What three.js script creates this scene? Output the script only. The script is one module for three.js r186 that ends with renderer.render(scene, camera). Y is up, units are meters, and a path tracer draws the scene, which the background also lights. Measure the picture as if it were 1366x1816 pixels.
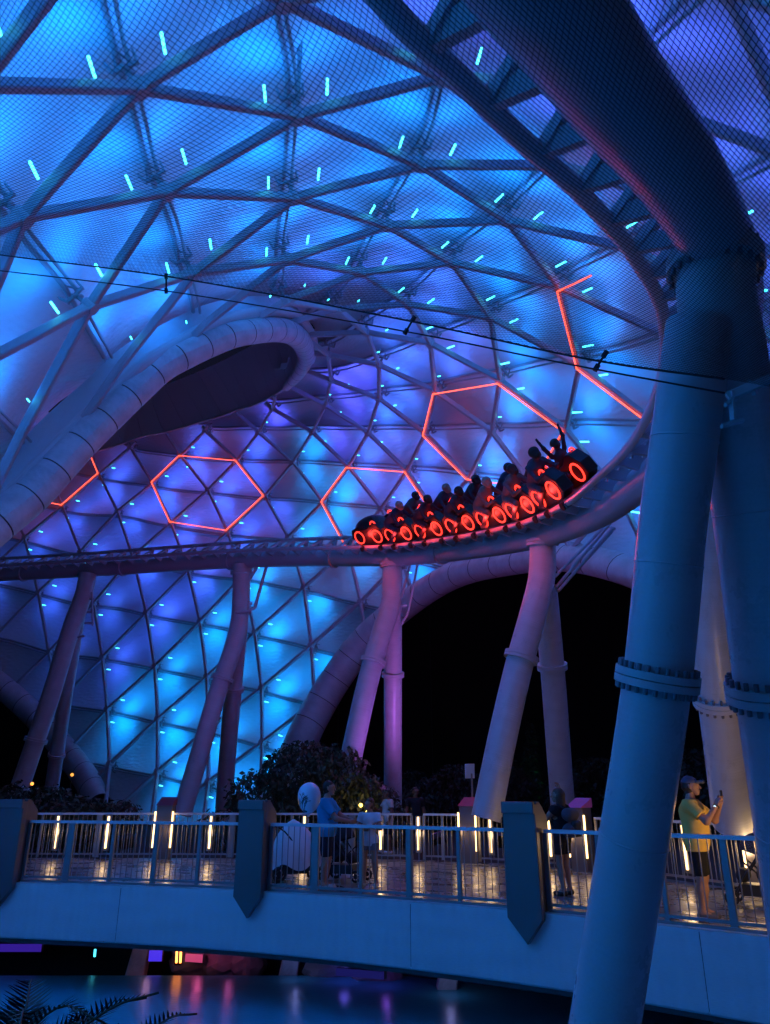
import * as THREE from 'three';
import { mergeGeometries } from 'three/addons/utils/BufferGeometryUtils.js';
import { ImprovedNoise } from 'three/addons/math/ImprovedNoise.js';

// ---------------------------------------------------------------- camera, sky, sun, exposure
const scene = new THREE.Scene();
const PITCH = THREE.MathUtils.degToRad(20.6), FPX = 1320, EYE = new THREE.Vector3(0, 1.65, 0);
const camera = new THREE.PerspectiveCamera(2 * Math.atan(908 / FPX) * 180 / Math.PI, 1366 / 1816, 0.1, 3000);
camera.position.copy(EYE); camera.rotation.x = PITCH;
const renderer = new THREE.WebGLRenderer();
renderer.toneMapping = THREE.LinearToneMapping; renderer.toneMappingExposure = 1.0;
renderer.shadowMap.enabled = true;
{ // deep blue dusk sky
  const w = 64, h = 32, d = new Float32Array(w * h * 4);
  for (let y = 0; y < h; y++) for (let x = 0; x < w; x++) {
    const e = Math.max(0, (y + .5) / h * 2 - 1), k = (y * w + x) * 4, g = 1 - e * .55;
    d[k] = .0058 * g; d[k + 1] = .0066 * g; d[k + 2] = .0200 * g; d[k + 3] = 1;
  }
  const t = new THREE.DataTexture(d, w, h, THREE.RGBAFormat, THREE.FloatType);
  t.mapping = THREE.EquirectangularReflectionMapping; t.magFilter = THREE.LinearFilter; t.needsUpdate = true;
  scene.background = t; scene.environment = t;
}
const sun = new THREE.DirectionalLight(new THREE.Color().setRGB(1, .86, .7), 0.012); // the last of the dusk
sun.position.set(40, 22, 60); sun.castShadow = true; sun.shadow.radius = 20; scene.add(sun);
Object.assign(sun.shadow.camera, { left: -60, right: 60, top: 60, bottom: -60, far: 300 });
const LED_GAIN = 3.7, FLOOD_GAIN = .5, RED_GAIN = 1.0;

// ---------------------------------------------------------------- helpers
const V = (x, y, z) => new THREE.Vector3(x, y, z);
let seed = 7; const rnd = () => { seed = (seed * 1664525 + 1013904223) >>> 0; return seed / 4294967296; };
const rr = (a, b) => a + (b - a) * rnd();
const cP = Math.cos(PITCH), sP = Math.sin(PITCH);
// a point of the place found from where it shows in the photograph and how far away it stands
const dirOf = (x, y) => V((x - 683) / FPX, sP - cP * (y - 908) / FPX, -cP - sP * (y - 908) / FPX);
const at = (x, y, z) => dirOf(x, y).multiplyScalar(z).add(EYE);
const onY = (x, y, Y) => { const d = dirOf(x, y); return d.multiplyScalar((Y - EYE.y) / d.y).add(EYE); };
const proj = (p) => { const q = p.clone().sub(EYE), z = q.y * sP - q.z * cP, u = q.y * cP + q.z * sP; return [683 + FPX * q.x / z, 908 - FPX * u / z, z]; };
const inView = (p, m = 160) => { const [x, y, z] = proj(p); return z > .5 && x > -m && x < 1366 + m && y > -m && y < 1816 + m; };
const taken = {};
function numbered(n) { const k = taken[n] = (taken[n] ?? -1) + 1; return k ? `${n}_${String(k).padStart(3, '0')}` : n; }
function tag(o, label, category, group, kind) { o.userData.label = label; if (category) o.userData.category = category; if (group) o.userData.group = group; if (kind) o.userData.kind = kind; return o; }
function thing(name, pos = V(0, 0, 0), turn = 0) { const o = new THREE.Group(); o.name = numbered(name); o.position.copy(pos); o.rotation.y = turn; scene.add(o); return o; }
function mesh(name, geo, mat, parent = scene) {
  const m = new THREE.Mesh(geo, mat); m.name = parent === scene ? numbered(name) : name; m.castShadow = m.receiveShadow = true; parent.add(m); return m;
}
const struct = (name, geo, mat, label) => { const m = mesh(name, geo, mat); m.userData.kind = 'structure'; m.userData.label = label; return m; };
const col = (r, g, b) => new THREE.Color().setRGB(r, g, b);
const std = (r, g, b, rough = .6, metal = 0, more = {}) => new THREE.MeshStandardMaterial({ color: col(r, g, b), roughness: rough, metalness: metal, ...more });
const glow = (r, g, b) => new THREE.MeshStandardMaterial({ color: col(.02, .02, .02), roughness: .5, emissive: col(r, g, b), emissiveIntensity: 1 });
const perlin = new ImprovedNoise();
const noise = (x, y, z = 0) => perlin.noise(x, y, z);
function tex(n, f, srgb = false) { // tiling grey or colour map
  const d = new Uint8Array(n * n * 4);
  for (let y = 0; y < n; y++) for (let x = 0; x < n; x++) { const v = f(x / n, y / n); const a = Array.isArray(v) ? v : [v, v, v]; for (let k = 0; k < 3; k++) d[(y * n + x) * 4 + k] = Math.max(0, Math.min(255, a[k] * 255)); d[(y * n + x) * 4 + 3] = 255; }
  const t = new THREE.DataTexture(d, n, n); t.wrapS = t.wrapT = THREE.RepeatWrapping; t.magFilter = THREE.LinearFilter; t.needsUpdate = true; if (srgb) t.colorSpace = THREE.SRGBColorSpace; return t;
}
const tileN = (u, v, f, s = 0) => { const w = (a) => a * a * (3 - 2 * a); const a = noise(u * f, v * f, s), b = noise((u - 1) * f, v * f, s), c = noise(u * f, (v - 1) * f, s), d = noise((u - 1) * f, (v - 1) * f, s); const x = w(u), y = w(v); return (a * (1 - x) + b * x) * (1 - y) + (c * (1 - x) + d * x) * y; };
const grime = tex(512, (u, v) => .82 + .16 * tileN(u, v, 5, 1) + .1 * tileN(u, v, 19, 2) + .06 * tileN(u, v, 61, 3));
const blotch = tex(512, (u, v) => .55 + .35 * tileN(u, v, 4, 5) + .25 * tileN(u, v, 13, 6) + .12 * tileN(u, v, 47, 7));
const tileA = (u, v, fu, fv, s) => { const w = (t) => t * t * (3 - 2 * t), q = (a, b) => noise(a * fu, b * fv, s), x = w(u), y = w(v); return (q(u, v) * (1 - x) + q(u - 1, v) * x) * (1 - y) + (q(u, v - 1) * (1 - x) + q(u - 1, v - 1) * x) * y; };
const stain = tex(512, (u, v) => .80 + .10 * tileA(u, v, 60, 2, 31) * (.5 + tileN(u, v, 3, 32)) + .07 * tileN(u, v, 5, 33) + .07 * tileN(u, v, 90, 34) - .10 * Math.max(0, tileA(u, v, 23, 1.5, 35) - .25));
const wrinkle = tex(512, (u, v) => .5 + .42 * tileN(u, v * 1, 3, 11) + .16 * tileN(u, v, 17, 12) + .05 * tileN(u, v, 70, 13));
const withMap = (m, map, ru, rv, key = 'map') => { const t = map.clone(); t.repeat.set(ru, rv); t.needsUpdate = true; m[key] = t; return m; };
function basis(x, y, z, p) { return new THREE.Matrix4().makeBasis(x, y, z).setPosition(p); }
function place(o, m) { m.decompose(o.position, o.quaternion, o.scale); return o; }
const BOX = new THREE.BoxGeometry(1, 1, 1);
function chamferBox() { // unit bar along y, square with cut corners
  const c = .12, s = new THREE.Shape([[-.5 + c, -.5], [.5 - c, -.5], [.5, -.5 + c], [.5, .5 - c], [.5 - c, .5], [-.5 + c, .5], [-.5, .5 - c], [-.5, -.5 + c]].map(([x, y]) => new THREE.Vector2(x, y)));
  const g = new THREE.ExtrudeGeometry(s, { depth: 1, bevelEnabled: false }); g.translate(0, 0, -.5); g.rotateX(-Math.PI / 2); return g;
}
const BAR = chamferBox();
const ROD = new THREE.CylinderGeometry(.5, .5, 1, 10), ROD24 = new THREE.CylinderGeometry(.5, .5, 1, 24);
function along(o, a, b, w, h, side) { // a unit part along y stretched from a to b, w wide across side
  const y = b.clone().sub(a), L = y.length(); y.divideScalar(L);
  const up = side ? side.clone() : (Math.abs(y.y) > .9 ? V(0, 0, 1) : V(0, 1, 0));
  const x = y.clone().cross(up).normalize(), z = x.clone().cross(y).normalize();
  o.position.copy(a).add(b).multiplyScalar(.5); o.quaternion.setFromRotationMatrix(new THREE.Matrix4().makeBasis(x, y, z)); o.scale.set(w, L, h); return o;
}
const bar = (name, a, b, w, h, mat, parent, side, geo = BAR) => along(mesh(name, geo, mat, parent), a, b, w, h, side);
const rod = (name, a, b, r, mat, parent, geo = ROD) => along(mesh(name, geo, mat, parent), a, b, 2 * r, 2 * r);
function barGeo(a, b, w, h, side, geo = BOX) { const o = along(new THREE.Object3D(), a, b, w, h, side); o.updateMatrix(); const g = geo.clone(); g.applyMatrix4(o.matrix); return g; }
const merge = (list) => mergeGeometries(list.map((g) => { const n = g.index ? g.toNonIndexed() : g; for (const k of Object.keys(n.attributes)) if (!['position', 'normal', 'uv'].includes(k)) n.deleteAttribute(k); return n; }), false);
function sweep(pts, r, rad = 12, closed = false, seg = 0) { return new THREE.TubeGeometry(new THREE.CatmullRomCurve3(pts, closed, 'centripetal'), seg || (pts.length - 1) * 3, r, rad, closed); }
function polyBox(a, b, r) { return barGeo(a, b, r, r); }

// ---------------------------------------------------------------- materials
const M = {
  steel: std(.62, .62, .66, .42), steelDark: std(.16, .16, .18, .5), fork: std(.36, .36, .38, .5), core: std(.08, .08, .09, .7), joint: std(.03, .03, .035, .7),
  clad: std(.8, .79, .8, .4), soffit: std(.62, .58, .62, .5), seamBar: std(.42, .43, .46, .5),
  membrane: new THREE.MeshPhysicalMaterial({ color: col(.74, .75, .78), roughness: .2, side: THREE.DoubleSide, specularIntensity: .9 }),
  cyan: glow(.35, 4.6, 5.6), red: glow(3.6, .31, .17), redDim: glow(3.2, .10, .06), warm: glow(5, 3.0, 1.2), violet: glow(.35, .12, 2.2),
  pillarNear: std(.56, .56, .57, .36), track: std(.44, .43, .47, .36), pillar: std(.66, .66, .69, .38), concrete: std(.8, .8, .78, .8), deck: std(.26, .255, .25, .32),
  inox: std(.17, .145, .14, .3, .35), rail: std(.28, .275, .28, .34, .6), handrail: std(.6, .61, .63, .35, .3), trackRail: std(.5, .5, .54, .35), black: std(.018, .018, .02, .5), rubber: std(.02, .02, .02, .8),
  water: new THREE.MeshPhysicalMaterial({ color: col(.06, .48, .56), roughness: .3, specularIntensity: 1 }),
  soil: std(.03, .026, .022, .95), net: std(.015, .015, .02, .8), bark: std(.06, .045, .035, .9),
};
withMap(M.pillar, stain, 6, 1.5); withMap(M.pillar, blotch, 5, 2, 'roughnessMap'); M.pillar.roughness = .62; withMap(M.pillarNear, stain, 4, .8); withMap(M.pillarNear, blotch, 4, 1, 'roughnessMap'); M.pillarNear.roughness = .62; withMap(M.clad, grime, 1, 1); withMap(M.concrete, stain, .16, .9); withMap(M.steel, grime, .5, 1);
withMap(M.membrane, wrinkle, .22, .34, 'bumpMap'); M.membrane.bumpScale = .10;
withMap(M.inox, grime, .9, .6, 'roughnessMap'); M.inox.roughness = .42;

// ---------------------------------------------------------------- the canopy: a gridshell of steel bars, nodes at G[b][m] (cm), with membrane strips above it
const B0 = -4, MG = -9, M0 = -17, NB = 13, NM = 31;
const G = [
  [471,1361,-210,704,1305,-537,938,1220,-876,1162,1107,-1233,1347,967,-1617,1464,812,-2025,1494,650,-2443,1440,489,-2848,1316,328,-3218,1136,158,-3538,907,-27,-3791,636,-226,-3959,334,-430,-4029,16,-625,-4009,-306,-808,-3923,-629,-979,-3800,-958,-1146,-3668,-1294,-1316,-3544,-1636,-1489,-3433,-1983,-1666,-3335,-2331,-1846,-3248,-2679,-2026,-3162,-3027,-2205,-3075],
  [72,1399,-252,306,1451,-561,584,1452,-874,876,1405,-1204,1144,1314,-1559,1342,1181,-1945,1423,1019,-2360,1380,860,-2771,1255,704,-3153,1079,541,-3489,860,363,-3767,599,169,-3971,306,-35,-4089,-6,-237,-4123,-324,-434,-4089,-644,-628,-4013,-967,-824,-3919,-1294,-1024,-3825,-1625,-1225,-3736,-1959,-1427,-3656,-2298,-1627,-3582,-2636,-1827,-3508,-2974,-2027,-3434],
  [-276,1327,-349,-84,1483,-624,190,1574,-908,514,1607,-1210,837,1582,-1536,1110,1498,-1892,1272,1357,-2287,1281,1204,-2701,1171,1059,-3097,1007,911,-3451,803,744,-3752,557,556,-3989,274,353,-4149,-32,146,-4229,-345,-61,-4242,-660,-266,-4208,-977,-483,-4149,-1296,-710,-4084,-1617,-940,-4021,-1940,-1169,-3962,-2266,-1395,-3907,-2593,-1620,-3852,-2919,-1845,-3796],
  [-552,1154,-494,-409,1404,-731,-196,1580,-986,131,1706,-1250,469,1752,-1555,775,1742,-1879,1015,1658,-2237,1107,1507,-2645,1033,1389,-3048,897,1260,-3419,722,1114,-3743,503,937,-4011,236,735,-4208,-65,522,-4329,-374,308,-4384,-683,95,-4388,-991,-131,-4363,-1302,-380,-4326,-1614,-637,-4288,-1925,-894,-4252,-2237,-1147,-4220,-2550,-1400,-4188,-2862,-1654,-4156],
  [-774,905,-669,-654,1227,-877,-493,1482,-1094,-208,1682,-1336,102,1810,-1610,393,1883,-1908,633,1881,-2240,791,1788,-2621,815,1696,-3009,732,1579,-3395,609,1461,-3737,424,1310,-4030,187,1112,-4261,-101,891,-4420,-415,666,-4510,-719,435,-4552,-1017,220,-4558,-1321,-44,-4547,-1623,-321,-4532,-1923,-601,-4520,-2219,-881,-4514,-2514,-1161,-4507,-2810,-1440,-4501],
  [-960,614,-861,-874,965,-1042,-752,1282,-1231,-541,1554,-1445,-261,1767,-1688,10,1913,-1965,252,2007,-2264,438,2011,-2610,530,1939,-2995,538,1865,-3370,458,1766,-3731,302,1663,-4042,110,1483,-4304,-150,1263,-4494,-458,1016,-4617,-762,767,-4690,-1077,527,-4722,-1367,280,-4737,-1656,1,-4745,-1944,-291,-4755,-2223,-591,-4775,-2503,-891,-4794,-2782,-1190,-4813],
  [-1119,307,-1071,-1045,668,-1239,-932,1016,-1417,-761,1337,-1610,-565,1608,-1817,-328,1844,-2048,-87,2011,-2325,98,2100,-2644,212,2133,-2986,258,2091,-3359,224,2030,-3721,131,1950,-4052,-22,1820,-4334,-238,1629,-4550,-525,1403,-4689,-842,1130,-4782,-1144,858,-4845,-1441,598,-4882,-1722,328,-4911,-1999,35,-4941,-2265,-274,-4985,-2531,-584,-5029,-2798,-894,-5072],
  [-1262,0,-1297,-1196,365,-1455,-1103,723,-1620,-974,1066,-1793,-810,1387,-1976,-611,1681,-2171,-382,1935,-2398,-204,2103,-2682,-89,2205,-3004,-30,2242,-3353,-34,2241,-3703,-102,2197,-4042,-232,2107,-4344,-409,1960,-4584,-650,1767,-4743,-956,1524,-4839,-1238,1232,-4919,-1525,943,-4977,-1819,671,-5016,-2090,375,-5063,-2350,64,-5126,-2609,-248,-5189,-2869,-559,-5251],
  [-1401,-300,-1536,-1350,68,-1681,-1279,431,-1832,-1181,786,-1990,-1053,1131,-2151,-899,1461,-2318,-718,1767,-2501,-543,2018,-2729,-399,2195,-3013,-296,2297,-3345,-307,2349,-3686,-364,2371,-4017,-470,2343,-4326,-621,2250,-4591,-831,2081,-4784,-1097,1862,-4898,-1363,1603,-4970,-1637,1316,-5024,-1916,1020,-5071,-2196,717,-5121,-2464,416,-5186,-2733,115,-5251,-3001,-186,-5316],
  [-1547,-590,-1779,-1512,-218,-1913,-1462,150,-2052,-1392,514,-2195,-1301,873,-2337,-1190,1225,-2477,-1058,1564,-2622,-912,1874,-2791,-770,2129,-3010,-656,2317,-3288,-610,2437,-3609,-643,2495,-3947,-731,2491,-4282,-863,2464,-4567,-1044,2357,-4793,-1267,2189,-4936,-1529,1964,-5007,-1784,1721,-5039,-2032,1396,-5085,-2308,1065,-5123,-2584,779,-5171,-2859,493,-5219,-3135,207,-5267],
  [-1703,-872,-2023,-1682,-495,-2148,-1650,-121,-2276,-1606,251,-2406,-1549,622,-2531,-1477,992,-2647,-1389,1356,-2757,-1283,1706,-2872,-1164,2025,-3018,-1047,2294,-3220,-961,2497,-3487,-944,2622,-3807,-995,2671,-4149,-1109,2654,-4478,-1280,2573,-4757,-1490,2461,-4941,-1706,2288,-5045,-1947,2076,-5070,-2181,1773,-5087,-2431,1474,-5083,-2697,1162,-5103,-2962,850,-5123,-3228,538,-5143],
  [-1871,-1147,-2262,-1857,-767,-2382,-1840,-387,-2503,-1818,-6,-2622,-1790,377,-2733,-1754,762,-2830,-1706,1148,-2908,-1641,1529,-2974,-1553,1896,-3050,-1445,2233,-3168,-1338,2519,-3356,-1267,2731,-3623,-1263,2853,-3952,-1335,2883,-4302,-1479,2840,-4628,-1680,2736,-4887,-1908,2581,-5051,-2137,2386,-5110,-2369,2126,-5100,-2580,1868,-5051,-2819,1550,-5012,-3058,1233,-4973,-3297,915,-4934],
  [-2047,-1419,-2496,-2035,-1037,-2614,-2026,-653,-2731,-2020,-265,-2844,-2017,130,-2946,-2014,531,-3028,-2005,937,-3081,-1982,1345,-3106,-1931,1747,-3118,-1846,2137,-3147,-1731,2497,-3236,-1615,2802,-3420,-1541,3019,-3704,-1545,3129,-4055,-1642,3136,-4417,-1822,3059,-4742,-2056,2917,-4990,-2309,2714,-5131,-2555,2468,-5153,-2776,2199,-5076,-2967,1924,-4916,-3158,1649,-4756,-3348,1374,-4596],
];
const node = (b, m) => {
  if (m < MG) return node(b, MG).lerp(node(b, MG + 1), m - MG).add(V(0, -.07 * (MG - m) ** 2, 0)); // the shell goes on over the camera
  const r = G[b - B0], k = (m - MG) * 3; return V(r[k] / 100, r[k + 1] / 100, r[k + 2] / 100);
};
const cr = (t) => [-.5 * t + t * t - .5 * t ** 3, 1 - 2.5 * t * t + 1.5 * t ** 3, .5 * t + 2 * t * t - 1.5 * t ** 3, -.5 * t * t + .5 * t ** 3];
const clampN = (v, n) => Math.max(0, Math.min(n, v));
function S(b, m) {
  const u = clampN(b - B0, NB - 1.001), v = clampN(m - M0, NM - 1.001), i = Math.floor(u), j = Math.floor(v), wu = cr(u - i), wv = cr(v - j), p = V(0, 0, 0);
  for (let a = 0; a < 4; a++) for (let c = 0; c < 4; c++) p.addScaledVector(node(B0 + clampN(i - 1 + a, NB - 1), M0 + clampN(j - 1 + c, NM - 1)), wu[a] * wv[c]);
  return p;
}
const MID = V(-4, 6, -26);
function nrm(b, m) { // outward normal
  const e = .15, n = S(b + e, m).sub(S(b - e, m)).cross(S(b, m + e).sub(S(b, m - e))).normalize();
  return n.dot(S(b, m).sub(MID)) < 0 ? n.negate() : n;
}
const nearRim = [[3.92, -18], [3.88, -6.03], [3.83, -5.53], [3.77, -5.22], [3.67, -4.95], [3.55, -4.65], [3.35, -4.47], [3.32, -4.1], [3.27, -3.67], [3.38, -3.09], [3.53, -2.31], [3.83, -1.32]];
const farRim = [[4.12, -.3], [4.51, .98], [4.84, 2.13], [5.27, 3.19], [5.77, 4.33], [6.26, 5.29], [6.7, 6.17], [7.18, 7.16], [7.47, 8.15], [7.64, 8.87], [7.74, 9.57], [7.81, 10.2], [7.95, 11.6], [8, 13]];
const archR = [[-1.3, 6.05], [-.85, 5.7], [-.43, 5.27], [-.16, 4.99], [.15, 4.55], [.37, 3.98], [.34, 3.16], [.09, 2.19], [-.44, 1.1], [-1.01, .17], [-1.66, -.55], [-2.37, -1.16], [-3.12, -1.73], [-3.61, -2.1], [-4, -2.35]];
const archL = [[7.0, 12.1], [6.23, 11.53], [5.38, 11.02], [4.4, 10.47], [3.11, 9.87], [1.99, 9.34], [1.4, 9.06], [.6, 8.75]];
const holes = [[...nearRim, ...farRim, [10, 13], [10, -18]], [...archR, [-5, -2.4], [-5, 6.4]], [...archL, [.6, 14], [7, 14]]];
const inPoly = (P, x, y) => { let s = false; for (let i = 0, j = P.length - 1; i < P.length; j = i++) { const [a, b] = P[i], [c, d] = P[j]; if ((b > y) !== (d > y) && x < (c - a) * (y - b) / (d - b) + a) s = !s; } return s; };
const open = (b, m) => holes.some((h) => inPoly(h, b, m));
const holesSkin = [[...nearRim.map(([x, y]) => [x + .6, y]), ...farRim.map(([x, y]) => [x + (y < 1.5 ? .08 : .3), y]), [10, 13], [10, -18]], [...archR, [-5, -2.4], [-5, 6.4]], [...archL.map(([x, y]) => [x, y + .35]), [.6, 14], [7, 14]]];
const openSkin = (b, m) => holesSkin.some((h) => inPoly(h, b, m));   // the skin laps over the rims
const GROUND = -.4;
const canopy = thing('canopy');
tag(canopy, 'huge wavy canopy of triangulated steel bars under blue lit membrane with red light hexagons', 'canopy');
// membrane strips between the seams m - b = k and k + 1
for (let k = -26; k <= 18; k++) {
  const pos = [], uv = [], idx = [], grid = new Map(), nu = 8, dt = .125, id = (i, j) => {
    const key = i * 100 + j; if (grid.has(key)) return grid.get(key);
    const t = B0 + i * dt, u = j / nu, b = t, m = t + k + u, p = S(b, m).addScaledVector(nrm(b, m), .95 + .42 * Math.sin(Math.PI * u) ** .8);
    pos.push(p.x, p.y, p.z); uv.push(t * 4 + k * 1.7, u * 3.4 + k * .37); grid.set(key, pos.length / 3 - 1); return pos.length / 3 - 1;
  };
  for (let i = 0; i < (NB - 1) / dt; i++) for (let j = 0; j < nu; j++) {
    const t = B0 + (i + .5) * dt, m = t + k + (j + .5) / nu;
    if (m < M0 || m > M0 + NM - 1 || openSkin(t, m) || S(t, m).y < GROUND) continue;
    const a = id(i, j), b = id(i + 1, j), c = id(i + 1, j + 1), d = id(i, j + 1); idx.push(a, b, c, a, c, d);
  }
  if (!idx.length) continue;
  const g = new THREE.BufferGeometry(); g.setAttribute('position', new THREE.Float32BufferAttribute(pos, 3)); g.setAttribute('uv', new THREE.Float32BufferAttribute(uv, 2)); g.setIndex(idx); g.computeVertexNormals();
  mesh('membrane_panel', g, M.membrane, canopy);
}
// seam bars: a flat clamp and a round tube under each seam
for (let k = -13; k <= 18; k++) {
  let run = [];
  const flush = () => {
    if (run.length > 1) {
      const up = run.map(([p, n]) => p.clone().addScaledVector(n, .86)), lo = run.map(([p, n, q]) => p.clone().addScaledVector(n, .70).addScaledVector(q, .17));
      mesh('seam_bar', merge([sweep(up, .07, 6, false, run.length), sweep(lo, .05, 6, false, run.length)]), M.seamBar, canopy);
    }
    run = [];
  };
  for (let t = B0; t <= B0 + NB - 1; t += .25) {
    const m = t + k; if (m < M0 || m > M0 + NM - 1 || open(t, m)) { flush(); continue; }
    const p = S(t, m); if (!inView(p, 250) || p.y < GROUND) { flush(); continue; }
    const n = nrm(t, m), q = S(t + .1, m + .1).sub(S(t - .1, m - .1)).normalize().cross(n); run.push([p, n, q]);
  }
  flush();
}
// bars of the grid, one per edge, cut where an opening cuts them
function clipEdge(b, m, db, dm) {
  const N = 40; let best = null, s = -1;
  for (let i = 0; i <= N + 1; i++) {
    const t = i / N, ok = i <= N && !open(b + db * t, m + dm * t) && S(b + db * t, m + dm * t).y > GROUND;
    if (ok && s < 0) s = t; if (!ok && s >= 0) { const e = (i - 1) / N; if (!best || e - s > best[1] - best[0]) best = [s, e]; s = -1; }
  }
  return best && best[1] - best[0] > .06 ? best : null;
}
for (let b = B0; b < B0 + NB; b++) for (let m = M0; m < M0 + NM; m++) for (const [db, dm] of [[1, 0], [0, 1]]) {
  if (b + db > B0 + NB - 1 || m + dm > M0 + NM - 1) continue;
  const a = node(b, m), c = node(b + db, m + dm); if (!inView(a, 60) && !inView(c, 60)) continue;
  if (b === 3 && !db && m < -3) continue;   // there the rim itself closes the grid
  const cut = clipEdge(b, m, db, dm); if (!cut) continue;
  const p = a.clone().lerp(c, cut[0]), q = a.clone().lerp(c, cut[1]);
  bar('steel_beam', p, q, .17, .25, M.steel, canopy, nrm(b + db / 2, m + dm / 2));
}
// node hub, forked bracket that holds the seam, and two light bars
const hubGeo = new THREE.CylinderGeometry(.17, .17, .34, 12);
const forkGeo = (() => {
  const L = []; // y = outward, x = across the seam, z = along it
  L.push(barGeo(V(0, .1, 0), V(0, .52, 0), .09, .09)); L.push(barGeo(V(-.27, .5, 0), V(.27, .5, 0), .07, .08));
  for (const s of [-1, 1]) { L.push(barGeo(V(s * .27, .47, 0), V(s * .32, .76, 0), .04, .14)); L.push(barGeo(V(s * .2, .52, 0), V(s * .06, .86, .05), .035, .04)); }
  L.push(barGeo(V(-.1, .44, -.16), V(.12, .44, .18), .1, .08));
  return merge(L);
})();
const ledGeo = BAR;
const ledLights = [];
function lampTone(b, m) { // the show's colour wash over the shell
  const s = S(b, m), wall = m >= 4 && b <= 4 && s.x > -25 ? 1 : 0, dim = b >= 4 && m >= 5 ? 1 : 0, mid = b >= 2 && m >= -2 && m <= 5 ? 1 : 0, right = b <= -1 ? 1 : 0;
  if (dim) return [[.035, .11, 1.0], .6 * (m > 8 ? .6 : 1)];
  if (wall) return [[.001, .29, 1.0], .8];
  if (right && m < -2) return [[.06, .10, 1.0], .55];
  if (mid && b > 3) return [[.07, .08, 1.0], .8];
  if (mid) return [[.03, .15, 1.0], .72];
  return [[.001, .215, 1.0], .95];
}
for (let b = B0; b < B0 + NB; b++) for (let m = M0; m < M0 + NM; m++) {
  const p = node(b, m); if (p.y < .3 || open(b, m)) continue;
  const bare = b === 3 && m < -3;
  const seen = inView(p, 80), n = nrm(b, m), t = S(b + .1, m + .1).sub(S(b - .1, m - .1)).normalize(), q = t.clone().cross(n).normalize();
  const fr = new THREE.Matrix4().makeBasis(q, n, t).setPosition(p);
  if (seen && !bare) { place(mesh('node_hub', hubGeo, M.steel, canopy), fr); place(mesh('bracket', forkGeo, M.fork, canopy), fr); }
  const [tone, k] = m < -9 ? [[.002, .29, 1], 1] : lampTone(b, m);
  for (const s of [-1, 1]) {
    if (open(b - s * .3, m + s * .3) || open(b + s * .3, m - s * .3)) continue;
    const c = p.clone().addScaledVector(n, .12).addScaledVector(q, s * .74).addScaledVector(t, -.75 + s * .1);
    const jit = rr(.75, 1.2) * k, far = !(m < 0 && b < 3), centre = far && b >= 1 && m < 6, hl = far ? (centre ? .10 : .13) : .27;
    const show = !centre || rnd() < .72; if (seen && show) bar('led_light', c.clone().addScaledVector(t, -hl), c.clone().addScaledVector(t, hl), far ? (centre ? .032 : .042) : .055, .04, M.cyan, canopy, n);
    const L = new THREE.SpotLight(col(...tone), 3.0 * jit * LED_GAIN * (m < -9 ? (p.x < -3 ? 3.4 : .5) : 1), 9, 1.45, .8, 2);
    L.position.copy(c).addScaledVector(n, .08); L.target.position.copy(c).addScaledVector(n, 3).addScaledVector(q, s * .9); L.shadow.radius = m < -9 ? 120 : 16; L.castShadow = true; if (show) scene.add(L, L.target);
  }
}
for (const d of [-9, 0, 9]) { const e = node(0, -6), z = proj(e)[2]; rod('hanger_rod', e, at(538 + d * .8, -90, z - 1.5), .028, M.seamBar, canopy); }
// red light strips on the hexagons
const hexEdges = [
  [6, 6, 5, 5], [5, 5, 4, 5], [4, 5, 4, 6], [4, 6, 5, 7], [5, 7, 6, 7], [6, 7, 6, 6],
  [3, 3, 2, 2], [2, 2, 1, 2], [1, 2, 1, 3], [1, 3, 2, 4], [2, 4, 3, 4], [3, 4, 3, 3],
  [2, 0, 1, -1], [1, -1, 0, -1], [0, -1, 0, 0], [0, 0, 1, 1], [1, 1, 2, 1], [2, 1, 2, 0],
  [8, 8, 7, 8], [7, 8, 7, 9], [7, 9, 8, 10], [0, -3, 0, -2], [0, -2, -1, -2], [0, -3, -1, -4, .5],
];
for (const [b, m, c, d, f] of hexEdges) {
  const off = -.24, n1 = nrm(b, m), n2 = nrm(c, d), a = node(b, m).addScaledVector(n1, off); let e = node(c, d).addScaledVector(n2, off); if (f) e = a.clone().lerp(e, f);
  const n = n1.clone().add(n2).normalize(), st = bar('red_light_strip', a, e, .05, .045, M.red, canopy, n);
  st.userData.label = 'glowing red light strip';
  for (const k of [.25, .75]) { const L = new THREE.PointLight(col(1, .05, .06), .16 * RED_GAIN, 12, 2); L.position.copy(a).lerp(e, k).addScaledVector(n, -.1); L.shadow.radius = 3; scene.add(L); }
}
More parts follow.
